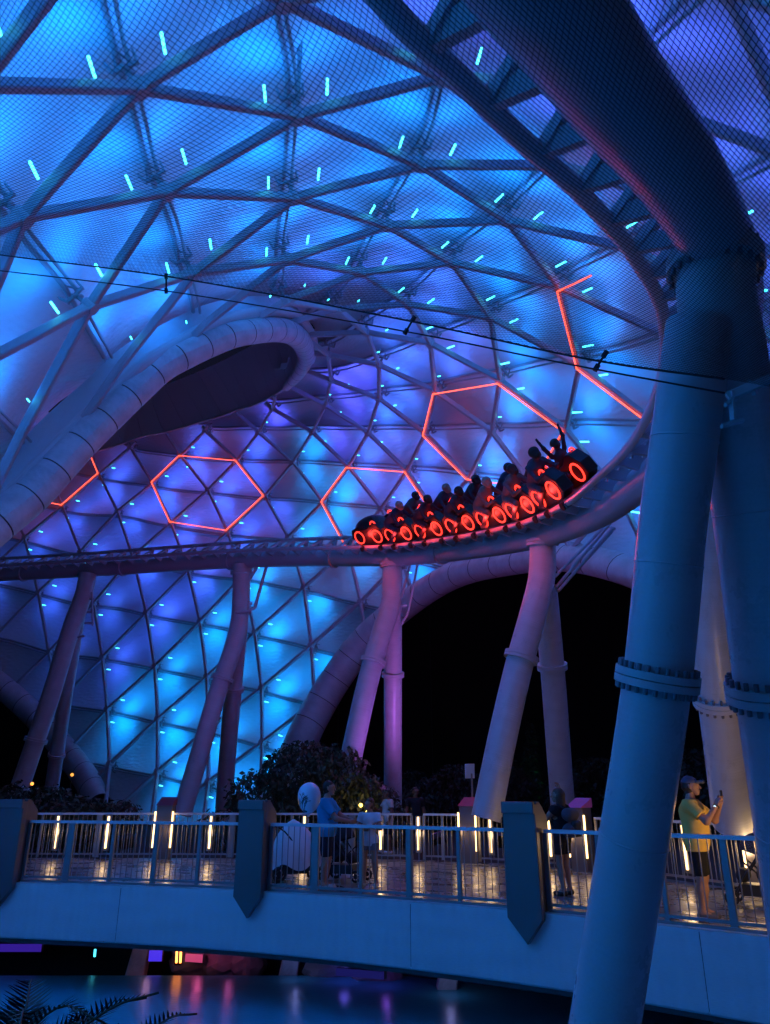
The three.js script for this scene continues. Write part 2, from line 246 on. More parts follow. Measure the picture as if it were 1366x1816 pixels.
// opening rims, clad in curved panels with open joints
function rim(name, pts, radii, label, panel = 1.7, flat = 1) {
  const curve = new THREE.CatmullRomCurve3(pts, false, 'centripetal'), L = curve.getLength(), n = Math.max(3, Math.round(L / panel)), g = new THREE.Group(); g.name = name; canopy.add(g); g.userData.label = label;
  const R = (u) => { const f = u * (radii.length - 1), i = Math.min(radii.length - 2, Math.floor(f)); return radii[i] + (radii[i + 1] - radii[i]) * (f - i); };
  const RS = 20, frame = (u) => { const T = curve.getTangentAt(u), p = curve.getPointAt(u), o = p.clone().sub(MID).normalize(), x = T.clone().cross(o).normalize(), y = x.clone().cross(T).normalize(); return [p, x, y]; };
  const shell = (u0, u1, k, steps) => {
    const pos = [], idx = [], uv = [];
    for (let i = 0; i <= steps; i++) { const u = u0 + (u1 - u0) * i / steps, [p, x, y] = frame(u), r = R(u) * k; for (let j = 0; j <= RS; j++) { const a = j / RS * 2 * Math.PI, q = p.clone().addScaledVector(x, Math.cos(a) * r).addScaledVector(y, Math.sin(a) * r * flat); pos.push(q.x, q.y, q.z); uv.push(u * L / 2, j / RS); } }
    for (let i = 0; i < steps; i++) for (let j = 0; j < RS; j++) { const a = i * (RS + 1) + j, b = a + RS + 1; idx.push(a, b, b + 1, a, b + 1, a + 1); }
    const s = new THREE.BufferGeometry(); s.setAttribute('position', new THREE.Float32BufferAttribute(pos, 3)); s.setAttribute('uv', new THREE.Float32BufferAttribute(uv, 2)); s.setIndex(idx); s.computeVertexNormals(); return s;
  };
  const gap = .022 / L;
  for (let i = 0; i < n; i++) { const a = i / n + gap, b = (i + 1) / n - gap; if (!inView(curve.getPointAt((a + b) / 2), 200)) continue; mesh('cladding_panel', shell(a, b, 1, 4), M.clad, g); }
  mesh('core_tube', shell(0, 1, .94, n * 3), M.core, g);
  return g;
}
const P = (list) => list.map(([x, y, z]) => at(x, y, z));
// the near opening: edge tube, clad rim that wraps round the tip, and the far reveal
rim('opening_rim', P([[-420, 1420, 15.5], [-240, 1180, 17.6], [-110, 1030, 19.4], [-45, 960, 20.4], [0, 923, 21], [51, 883, 21.7], [101, 832, 22.4], [149, 780, 23.1], [200, 731, 23.8], [246, 688, 24.4], [288, 651, 25], [333, 627, 25.7], [375, 608, 26.5], [413, 594, 27.3], [448, 588, 28.4], [484, 585, 29.8], [512, 589, 31.5], [532, 603, 34], [541, 622, 37], [541, 640, 40], [528, 664, 42.6], [508, 686, 44.8]]),
  [.6, .6, .58, .52, .49, .48, .49, .49, .46, .40, .26], 'tear shaped opening edge clad in pale curved panels', 1.15);
{ const pts = P([[-60, 950, 20.4], [0, 893, 21.4], [30, 862, 21.8], [85, 806, 22.5], [140, 751, 23.2], [200, 696, 24], [252, 647, 24.3], [310, 612, 25.4], [378, 576, 26.6], [440, 557, 28.3], [500, 552, 30.8], [528, 562, 33], [548, 585, 35.5], [557, 612, 38.5], [551, 640, 41]]);
  mesh('edge_tube', sweep(pts, .22, 14), M.clad, canopy); }
{ // membrane drawn down from the edge of the skin to the clad rim
  const A = new THREE.CatmullRomCurve3(nearRim.slice(1).map(([x, y]) => S(x, y).addScaledVector(nrm(x, y), .98)), false, 'centripetal'), Bc = new THREE.CatmullRomCurve3(P([[-45, 960, 20.4], [0, 923, 21], [51, 883, 21.7], [101, 832, 22.4], [149, 780, 23.1], [200, 731, 23.8], [246, 688, 24.4], [288, 651, 25], [333, 627, 25.7], [375, 608, 26.5], [413, 594, 27.3], [448, 588, 28.4], [484, 585, 29.8], [512, 589, 31.5], [532, 603, 34]]), false, 'centripetal');
  const n = 70, k = 5, pos = [], uv = [], idx = []; for (let i = 0; i <= n; i++) { const a = A.getPointAt(i / n), c = Bc.getPointAt(i / n); for (let j = 0; j <= k; j++) { const q = a.clone().lerp(c, j / k); pos.push(q.x, q.y, q.z); uv.push(i * .3, j * .4); } }
  for (let i = 0; i < n; i++) for (let j = 0; j < k; j++) { const a = i * (k + 1) + j, c = a + k + 1; idx.push(a, c, a + 1, c, c + 1, a + 1); }
  const g = new THREE.BufferGeometry(); g.setAttribute('position', new THREE.Float32BufferAttribute(pos, 3)); g.setAttribute('uv', new THREE.Float32BufferAttribute(uv, 2)); g.setIndex(idx); g.computeVertexNormals(); mesh('edge_membrane', g, M.membrane, canopy); }
{ // far reveal: tall dark panels, each a slab
  const top = [[120, 700], [180, 690], [235, 708], [262, 692], [291, 684], [320, 672], [350, 660], [377, 648], [402, 636], [425, 624], [447, 613], [468, 603], [490, 598], [510, 602], [526, 612]], bot = [[150, 806], [217, 787], [252, 774], [290, 767], [327, 757], [362, 746], [395, 737], [425, 725], [443, 721], [463, 713], [482, 703], [497, 694], [511, 684], [524, 672], [536, 658]];
  const zz = (x) => { const t = [[100, 56.5], [217, 56], [283, 55], [340, 53.6], [400, 51.7], [460, 48.8], [508, 45.8], [540, 42]]; for (let i = 1; i < t.length; i++) if (x <= t[i][0]) { const [a, b] = t[i - 1], [c, d] = t[i]; return b + (d - b) * (x - a) / (c - a); } return 42; };
  const rev = new THREE.Group(); rev.name = 'opening_reveal'; canopy.add(rev); rev.userData.label = 'dark panelled inner side of the tear shaped opening';
  for (let i = 0; i + 1 < top.length; i++) {
    const a = at(...bot[i], zz(bot[i][0])), b = at(...bot[i + 1], zz(bot[i + 1][0])), c = at(...top[i + 1], zz(bot[i + 1][0]) + .8), d = at(...top[i], zz(bot[i][0]) + .8);
    const s = .012, A = a.clone().lerp(b, s), Bq = b.clone().lerp(a, s), C = c.clone().lerp(d, s), D = d.clone().lerp(c, s), n = b.clone().sub(a).cross(d.clone().sub(a)).normalize().multiplyScalar(-.12);
    const q = [A, Bq, C, D], w = q.map((p) => p.clone().add(n)), F = [[q[0], q[1], q[2], q[3]], [w[3], w[2], w[1], w[0]], [q[0], w[0], w[1], q[1]], [q[1], w[1], w[2], q[2]], [q[2], w[2], w[3], q[3]], [q[3], w[3], w[0], q[0]]], pos = [];
    for (const [e, f, g, h] of F) for (const p of [e, f, g, e, g, h]) pos.push(p.x, p.y, p.z);
    const g = new THREE.BufferGeometry(); g.setAttribute('position', new THREE.Float32BufferAttribute(pos, 3)); g.computeVertexNormals(); mesh('soffit_panel', g, M.soffit, rev);
  }
  mesh('trim', sweep(bot.map((p) => at(p[0], p[1], zz(p[0]) - .1)), .09, 8), M.clad, rev);
}
const surf = (list, off = 0) => list.map(([b, m]) => S(b, m).addScaledVector(nrm(b, m), off));
rim('arch_rim', [at(505, 1420, 42.4), at(518, 1360, 42.5), ...surf(archR.slice(2, 14), .1), at(1450, 1290, 26.5)], [.95, .95, .9, .8, .72, .68, .66, .62, .6], 'pale clad arch over the dark exit', 1.5, 1.5);
rim('arch_rim', [at(-80, 1160, 50.8), at(0, 1215, 50.6), at(60, 1268, 50), at(115, 1330, 48.6), at(155, 1385, 46.6), at(175, 1430, 45)], [.75, .75, .75, .75], 'low pale arch at the left', 1.5, 1.3);

// ---------------------------------------------------------------- roller coaster track
const trackPts = [[-140, 1028, 38.6], [0, 1019, 37.5], [150, 1011, 36], [290, 1002, 34.5], [425, 994, 33], [560, 990, 30.5], [690, 988, 28], [830, 974, 24.4], [960, 950, 20.9], [1055, 915, 18], [1125, 868, 15.6], [1206, 800, 13.3], [1272, 692, 11.3], [1300, 565, 9.4], [1273, 436, 7.5], [1196, 298, 6.1], [1080, 148, 5.0], [1012, 50, 4.5], [930, -60, 4.05], [800, -260, 3.6]].map((p) => at(...p));
trackPts.push(V(-2.4, 6.7, .6), V(-6, 7.2, 2.5));
const trackCurve = new THREE.CatmullRomCurve3(trackPts, false, 'centripetal'); trackCurve.arcLengthDivisions = 800;
const TL = trackCurve.getLength(), SPINE_R = .34, RAIL_H = .66, GAUGE = 1.0;
function trackFrame(u) {
  const p = trackCurve.getPointAt(u), T = trackCurve.getTangentAt(u), I = T.clone().cross(V(0, 1, 0)).normalize(), up = I.clone().cross(T).normalize();
  const [, , z] = proj(p), bank = THREE.MathUtils.degToRad(38);
  return { p, T, N: up.clone().multiplyScalar(Math.cos(bank)).addScaledVector(I, Math.sin(bank)), S: I.clone().multiplyScalar(Math.cos(bank)).addScaledVector(up, -Math.sin(bank)) };
}
const track = tag(thing('coaster_track'), 'banked roller coaster track with round spine tube curving overhead from the far left', 'track');
{
  const n = 150, spine = [], rails = [[], []];
  for (let i = 0; i <= n; i++) { const f = trackFrame(i / n); spine.push(f.p); for (const k of [0, 1]) rails[k].push(f.p.clone().addScaledVector(f.N, RAIL_H).addScaledVector(f.S, (k ? 1 : -1) * GAUGE / 2)); }
  mesh('spine_tube', new THREE.TubeGeometry(new THREE.CatmullRomCurve3(spine), 300, SPINE_R, 36), M.track, track);
  for (const r of rails) mesh('rail', new THREE.TubeGeometry(new THREE.CatmullRomCurve3(r), 300, .085, 10), M.trackRail, track);
  const sh = new THREE.Shape([[-.5, .56], [-.5, .66], [-.36, .66], [-.08, .38], [.08, .38], [.36, .66], [.5, .66], [.5, .56], [.2, .22], [-.2, .22]].map(([x, y]) => new THREE.Vector2(x, y)));
  const tie = new THREE.ExtrudeGeometry(sh, { depth: .09, bevelEnabled: false }).translate(0, 0, -.045), rung = new THREE.BoxGeometry(.94, .09, .14).translate(0, .615, 0);
  const nt = Math.round(TL / .78);
  for (let i = 0; i < nt; i++) { const f = trackFrame((i + .5) / nt); if (!inView(f.p, 300)) continue; const fm = basis(f.S.clone().negate(), f.N, f.T.clone(), f.p); place(mesh('tie', tie, M.track, track), fm); place(mesh('rung', rung, M.trackRail, track), fm); }
  const collar = new THREE.CylinderGeometry(SPINE_R + .07, SPINE_R + .07, .1, 32);
  for (let k = 0; k < 8; k++) { const u = .1 + k * .094, f = trackFrame(u); if (u > .5) continue; place(mesh('splice_collar', collar, M.track, track), basis(f.S, f.T, f.S.clone().cross(f.T), f.p)); }
}
const uAtX = (x) => { let best = 0, e = 1e9; for (let i = 0; i < 1200; i++) { const u = i / 1200 * .72, q = proj(trackCurve.getPointAt(u)); const d = Math.abs(q[0] - x); if (d < e) { e = d; best = u; } } return best; };

// steel supports: legs are bent tubes with bolted flanges
const boltGeo = new THREE.CylinderGeometry(.5, .5, 1, 6);
function flange(parent, p, axis, r, bolts, mat = M.pillar) {
  const y = axis.clone().normalize(), x = Math.abs(y.x) > .9 ? V(0, 0, 1) : V(1, 0, 0).addScaledVector(y, -y.x).normalize(), z = x.clone().cross(y), R = r * 1.24;
  const g = [new THREE.CylinderGeometry(R, R, r * .22, 40).translate(0, r * .125, 0), new THREE.CylinderGeometry(R, R, r * .22, 40).translate(0, -r * .125, 0)];
  const f = place(mesh('flange', merge(g), mat, parent), basis(x, y, z, p));
  if (bolts) for (let k = 0; k < bolts; k++) { const a = k / bolts * 2 * Math.PI; for (const s of [-1, 1]) { const b = mesh('bolt', boltGeo, M.steelDark, f); b.position.set(Math.cos(a) * r * 1.12, s * r * .33, Math.sin(a) * r * 1.12); b.scale.set(r * .13, r * .2, r * .13); } }
  return f;
}
function leg(parent, pts, r, mat = M.pillar, name = 'leg') { return mesh(name, sweep(pts, r, 36, false, Math.max(24, pts.length * 10)), mat, parent); }
function support(label, list, group, mat = M.pillar) { // list: [{pts:[[x,y,z]...], r, flanges:[[index|[x,y,z], bolts]]}]
  const t = thing('track_support'); tag(t, label, 'support', group);
  for (const l of list) {
    const pts = l.pts.map((p) => p.isVector3 ? p : at(...p)); leg(t, pts, l.r, mat, l.name || 'leg');
    const c = new THREE.CatmullRomCurve3(pts, false, 'centripetal');
    for (const [f, b] of l.flanges || []) { let bu = 0, e = 1e9; for (let i = 0; i <= 200; i++) { const q = proj(c.getPointAt(i / 200)), d = Math.abs(q[1] - f); if (d < e) { e = d; bu = i / 200; } } flange(t, c.getPointAt(bu), c.getTangentAt(bu), l.r, b, mat); }
    for (const f of l.welds || []) { let bu = 0, e = 1e9; for (let i = 0; i <= 200; i++) { const d = Math.abs(proj(c.getPointAt(i / 200))[1] - f); if (d < e) { e = d; bu = i / 200; } } const w = mesh('weld_seam', new THREE.TorusGeometry(l.r, .009, 6, 48), mat, t); w.position.copy(c.getPointAt(bu)); w.quaternion.setFromUnitVectors(V(0, 0, 1), c.getTangentAt(bu)); }
    if (l.cap) flange(t, at(...l.cap.slice(0, 3)), V(0, 1, 0), l.r * 1.05, 0);
  }
  return t;
}
const SG = 'paired leg supports under the far track';
support('leftmost track support, slanted blue lit leg above the left bushes', [
  { pts: [[156, 1018, 35.5], [150, 1050, 35.2], [128, 1110, 34.6], [90, 1235, 33.4], [62, 1318, 32.8], [22, 1436, 32]], r: .40, flanges: [[1312, 0]] },
  { pts: [[140, 1085, 35.3], [128, 1160, 35.6], [108, 1290, 36], [86, 1440, 36.4]], r: .33, flanges: [[1338, 0]] }]);
support('track support with crooked front leg and straight rear leg before the bright wall', [
  { pts: [[428, 1000, 32.8], [428, 1050, 32.6], [425, 1100, 32.3], [413, 1150, 31.8], [384, 1235, 31], [352, 1345, 30], [322, 1446, 29]], r: .38, flanges: [[1015, 0], [1203, 0]] },
  { pts: [[425, 1105, 32.8], [416, 1200, 33], [403, 1350, 33.2], [396, 1450, 33.3]], r: .38, flanges: [[1222, 0]] }]);
support('track support left of the dark arch, behind the round tree', [
  { pts: [[695, 990, 27.9], [696, 1030, 27.7], [692, 1075, 27.4], [676, 1125, 27], [655, 1200, 26.3], [632, 1300, 25.5], [612, 1400, 25]], r: .375, flanges: [[1002, 0], [1174, 0]] },
  { pts: [[697, 1070, 27.9], [697, 1150, 28], [697, 1300, 28.1], [697, 1446, 28.2]], r: .34, flanges: [[1196, 0]] }]);
support('track support standing in the middle of the dark arch', [
  { pts: [[962, 955, 20.8], [963, 985, 20.7], [960, 1030, 20.4], [944, 1095, 20], [922, 1175, 19.6], [893, 1300, 18.9], [862, 1452, 18.2]], r: .365, flanges: [[963, 0], [1166, 0]] },
  { pts: [[966, 1040, 20.8], [973, 1110, 20.9], [981, 1200, 21], [990, 1320, 21], [1000, 1455, 21]], r: .34, flanges: [[1182, 0]] }]);
const near = support('huge near support with bolted flanges, two bent legs filling the right side', [
  { pts: [[1240, 575, 7.15], [1231, 640, 7.1], [1216, 760, 7.05], [1194, 920, 7.0], [1166, 1200, 6.9], [1122, 1500, 6.8], [1072, 1816, 6.75], [1020, 2140, 6.7]], r: .305, welds: [780, 1000, 1490], flanges: [[1203, 26]] },
  { pts: [[1268, 425, 7.5], [1268, 470, 7.35], [1272, 540, 7.3], [1286, 620, 7.3], [1306, 740, 7.3], [1336, 920, 7.25], [1374, 1215, 7.2], [1414, 1500, 7.2], [1454, 1800, 7.2]], r: .365, welds: [640, 905, 1480], flanges: [[470, 22], [1222, 26]] }], undefined, M.pillarNear);
support('single track support standing behind the two legs of the near one', [
  { pts: [[1262, 720, 11.4], [1258, 850, 11.7], [1256, 1040, 12], [1276, 1235, 12.4], [1302, 1462, 12.9]], r: .345, flanges: [[1238, 20]] }]);
{ // braces beside the far supports
  const br = (label, pairs, r) => { const t = tag(thing('brace'), label, 'brace'); for (const [a, b] of pairs) rod('strut', at(...a), at(...b), r, M.pillar, t); return t; };
  br('slim slanted strut frame rising right of the middle support', [[[986, 1042, 20.6], [1082, 928, 21.4]], [[992, 1046, 20.6], [1088, 936, 21.4]], [[985, 1022, 20.5], [1074, 932, 22]], [[990, 1048, 20.5], [1086, 942, 22]], [[1072, 930, 22], [1090, 938, 21.4]]], .045);
  br('slim bent strut beside the support left of the arch', [[[712, 1108, 27.6], [724, 1086, 27.6]], [[724, 1086, 27.6], [741, 1000, 28]], [[708, 1075, 27.6], [722, 1074, 27.6]], [[714, 1010, 27.9], [726, 1000, 28]], [[712, 1060, 27.7], [728, 998, 28]]], .05);
  br('slim bent strut frame beside the crooked support', [[[440, 1082, 32.4], [452, 1078, 32.4]], [[452, 1078, 32.4], [474, 1000, 32.8]], [[436, 1072, 32.4], [448, 1070, 32.4]], [[440, 1032, 32.6], [458, 1002, 32.8]], [[418, 1086, 32], [446, 1084, 32]]], .07);
  br('thin ladder rungs and bracket fixed to the leftmost support', [[[163, 1050, 35], [165, 1110, 34.8]], [[150, 1105, 34.8], [164, 1105, 34.8]], [[154, 1085, 35], [166, 1085, 35]], [[158, 1062, 35], [167, 1062, 35]], [[138, 1130, 34.4], [150, 1128, 34.4]]], .05);
}
// two cables with spacers, tied to a bracket on the near support
const cabU = [[-140, 432, 12.2], [0, 452, 11.6], [295, 490, 10.3], [730, 570, 8.5], [1060, 640, 7.2], [1285, 672, 6.55]].map((p) => at(...p)), cabL = [[-140, 464, 12.2], [0, 480, 11.6], [295, 516, 10.3], [720, 588, 8.5], [1020, 648, 7.2], [1290, 698, 6.6]].map((p) => at(...p));
tag(mesh('cable', sweep(cabU, .011, 8, false, 60), M.black), 'upper black cable along the lower edge of the net', 'cable');
tag(mesh('cable', sweep(cabL, .009, 8, false, 60), M.black), 'lower black cable crossing below the net edge', 'cable');
for (const [a, b, w] of [[[295, 490, 10.3], [295, 516, 10.3], 'leftmost'], [[733, 566, 8.5], [720, 588, 8.5], 'middle'], [[1073, 628, 7.15], [1058, 652, 7.15], 'rightmost']]) {
  const t = tag(thing('cable_spacer'), `${w} black clamp holding the two cables apart`, 'clamp'), p = at(...a), q = at(...b);
  rod('spacer_rod', p, q, .012, M.black, t); for (const e of [p, q]) { const d = q.clone().sub(p).normalize().multiplyScalar(.035); bar('clip', e.clone().sub(d), e.clone().add(d), .042, .04, M.black, t); }
}
{ const t = tag(thing('cable_bracket'), 'blue steel bracket arm on the near support that holds the cable ends', 'bracket'), z = 6.55;
  bar('arm', at(1290, 704, z), at(1440, 640, z - .1), .055, .08, M.pillarNear, t); bar('plate', at(1296, 694, z), at(1301, 744, z), .03, .08, M.pillarNear, t); bar('foot', at(1280, 756, z), at(1318, 746, z), .06, .03, M.pillarNear, t); bar('foot', at(1286, 718, z), at(1306, 708, z), .06, .03, M.pillarNear, t);
  bar('lug', at(1330, 672, z), at(1340, 700, z), .04, .08, M.pillarNear, t); }
// safety net: one diamond mesh hung from the upper cable and rising over the camera
{
  const cu = new THREE.CatmullRomCurve3([...cabU, at(1420, 696, 6.2), at(1560, 724, 5.9)], false, 'centripetal'), top = [at(-340, -160, 5.0), at(500, -190, 3.4), at(1560, -170, 2.3)], ct = new THREE.CatmullRomCurve3(top);
  const W = 10.9, H = 7.4, pitch = .050, r = .0020;
  const q = (u, v) => { const a = cu.getPoint(clampN(u, 1)), b = ct.getPoint(clampN(u, 1)), p = a.lerp(b, v); p.y -= .22 * Math.sin(Math.PI * v); return p; };
  const pos = [], idx = [];
  const strand = (pts) => { let base = -1; pts.forEach((p, i) => { const t = (pts[Math.min(i + 1, pts.length - 1)]).clone().sub(pts[Math.max(0, i - 1)]).normalize(), a = t.clone().cross(V(0, .6, .8)).normalize(), b = a.clone().cross(t); const s = pos.length / 3; for (let k = 0; k < 3; k++) { const w = k * 2.0944; const o = p.clone().addScaledVector(a, Math.cos(w) * r).addScaledVector(b, Math.sin(w) * r); pos.push(o.x, o.y, o.z); } if (base >= 0) for (let k = 0; k < 3; k++) { const l = (k + 1) % 3; idx.push(base + k, base + l, s + l, base + k, s + l, s + k); } base = s; }); };
  for (const dir of [1, -1]) for (let c = -H; c < W + H; c += pitch * 1.38) {
    const pts = []; for (let v = 0; v <= H + .01; v += .37) { const x = c + dir * v * .8 ; if (x < 0 || x > W) { if (pts.length) break; continue; } pts.push(q(x / W, v / H)); }
    if (pts.length > 1) strand(pts);
  }
  const g = new THREE.BufferGeometry(); g.setAttribute('position', new THREE.Float32BufferAttribute(pos, 3)); g.setIndex(idx); g.computeVertexNormals();
  tag(mesh('safety_net', g, M.net), 'fine dark safety net stretched overhead under the canopy', 'net');
}

// ---------------------------------------------------------------- figures: one smooth surface from tapered bones (surface nets)
function netSurface(field, lo, hi, h) {
  const n = [0, 1, 2].map((k) => Math.ceil((hi[k] - lo[k]) / h) + 1), [nx, ny, nz] = n, F = new Float32Array(nx * ny * nz), at3 = (i, j, k) => (k * ny + j) * nx + i;
  for (let k = 0; k < nz; k++) for (let j = 0; j < ny; j++) for (let i = 0; i < nx; i++) F[at3(i, j, k)] = field(lo[0] + i * h, lo[1] + j * h, lo[2] + k * h);
  const vid = new Int32Array(nx * ny * nz).fill(-1), pos = [], idx = [];
  for (let k = 0; k < nz - 1; k++) for (let j = 0; j < ny - 1; j++) for (let i = 0; i < nx - 1; i++) {
    let c = 0, x = 0, y = 0, z = 0; const v = []; for (let q = 0; q < 8; q++) v.push(F[at3(i + (q & 1), j + (q >> 1 & 1), k + (q >> 2))]);
    if (v.every((w) => w > 0) || v.every((w) => w <= 0)) continue;
    for (let a = 0; a < 8; a++) for (const bit of [1, 2, 4]) if (!(a & bit)) { const b = a | bit; if ((v[a] > 0) !== (v[b] > 0)) { const t = v[a] / (v[a] - v[b]); x += (a & 1) + (bit === 1 ? t : 0); y += (a >> 1 & 1) + (bit === 2 ? t : 0); z += (a >> 2) + (bit === 4 ? t : 0); c++; } }
    vid[at3(i, j, k)] = pos.length / 3; pos.push(lo[0] + (i + x / c) * h, lo[1] + (j + y / c) * h, lo[2] + (k + z / c) * h);
  }
  const D = [[1, 0, 0], [0, 1, 0], [0, 0, 1]];
  for (let k = 1; k < nz - 1; k++) for (let j = 1; j < ny - 1; j++) for (let i = 1; i < nx - 1; i++) for (let d = 0; d < 3; d++) {
    const a = F[at3(i, j, k)], b = F[at3(i + D[d][0], j + D[d][1], k + D[d][2])]; if ((a > 0) === (b > 0)) continue;
    const e = D[(d + 1) % 3], f = D[(d + 2) % 3], w = (s, t) => vid[at3(i - s * e[0] - t * f[0], j - s * e[1] - t * f[1], k - s * e[2] - t * f[2])], q = [w(0, 0), w(1, 0), w(1, 1), w(0, 1)];
    if (q.some((s) => s < 0)) continue; if (a > 0) idx.push(q[0], q[2], q[1], q[0], q[3], q[2]); else idx.push(q[0], q[1], q[2], q[0], q[2], q[3]);
  }
  const g = new THREE.BufferGeometry(); g.setAttribute('position', new THREE.Float32BufferAttribute(pos, 3)); g.setIndex(idx); g.computeVertexNormals(); return g;
}
const capD = (x, y, z, [a, b, ra, rb]) => { const px = x - a[0], py = y - a[1], pz = z - a[2], dx = b[0] - a[0], dy = b[1] - a[1], dz = b[2] - a[2], t = Math.max(0, Math.min(1, (px * dx + py * dy + pz * dz) / (dx * dx + dy * dy + dz * dz + 1e-9))); return Math.hypot(px - dx * t, py - dy * t, pz - dz * t) - (ra + (rb - ra) * t); };
function bonesMesh(bones, h, k = .03, cut) {
  const lo = [1e9, 1e9, 1e9], hi = [-1e9, -1e9, -1e9];
  for (const [a, b, ra, rb] of bones) for (let c = 0; c < 3; c++) { lo[c] = Math.min(lo[c], a[c] - ra, b[c] - rb); hi[c] = Math.max(hi[c], a[c] + ra, b[c] + rb); }
  for (let c = 0; c < 3; c++) { lo[c] -= 2.5 * h + .01; hi[c] += 2.5 * h + .01; }
  return netSurface((x, y, z) => { let s = 1e9; for (const b of bones) { const d = capD(x, y, z, b); const m = Math.max(k - Math.abs(s - d), 0) / k; s = Math.min(s, d) - m * m * k * .25; } return cut ? Math.max(s, cut(x, y, z)) : s; }, lo, hi, h);
}
const mid3 = (a, b, t) => [0, 1, 2].map((k) => a[k] + (b[k] - a[k]) * t);
const off3 = (a, d) => [a[0] + d[0], a[1] + d[1], a[2] + d[2]];
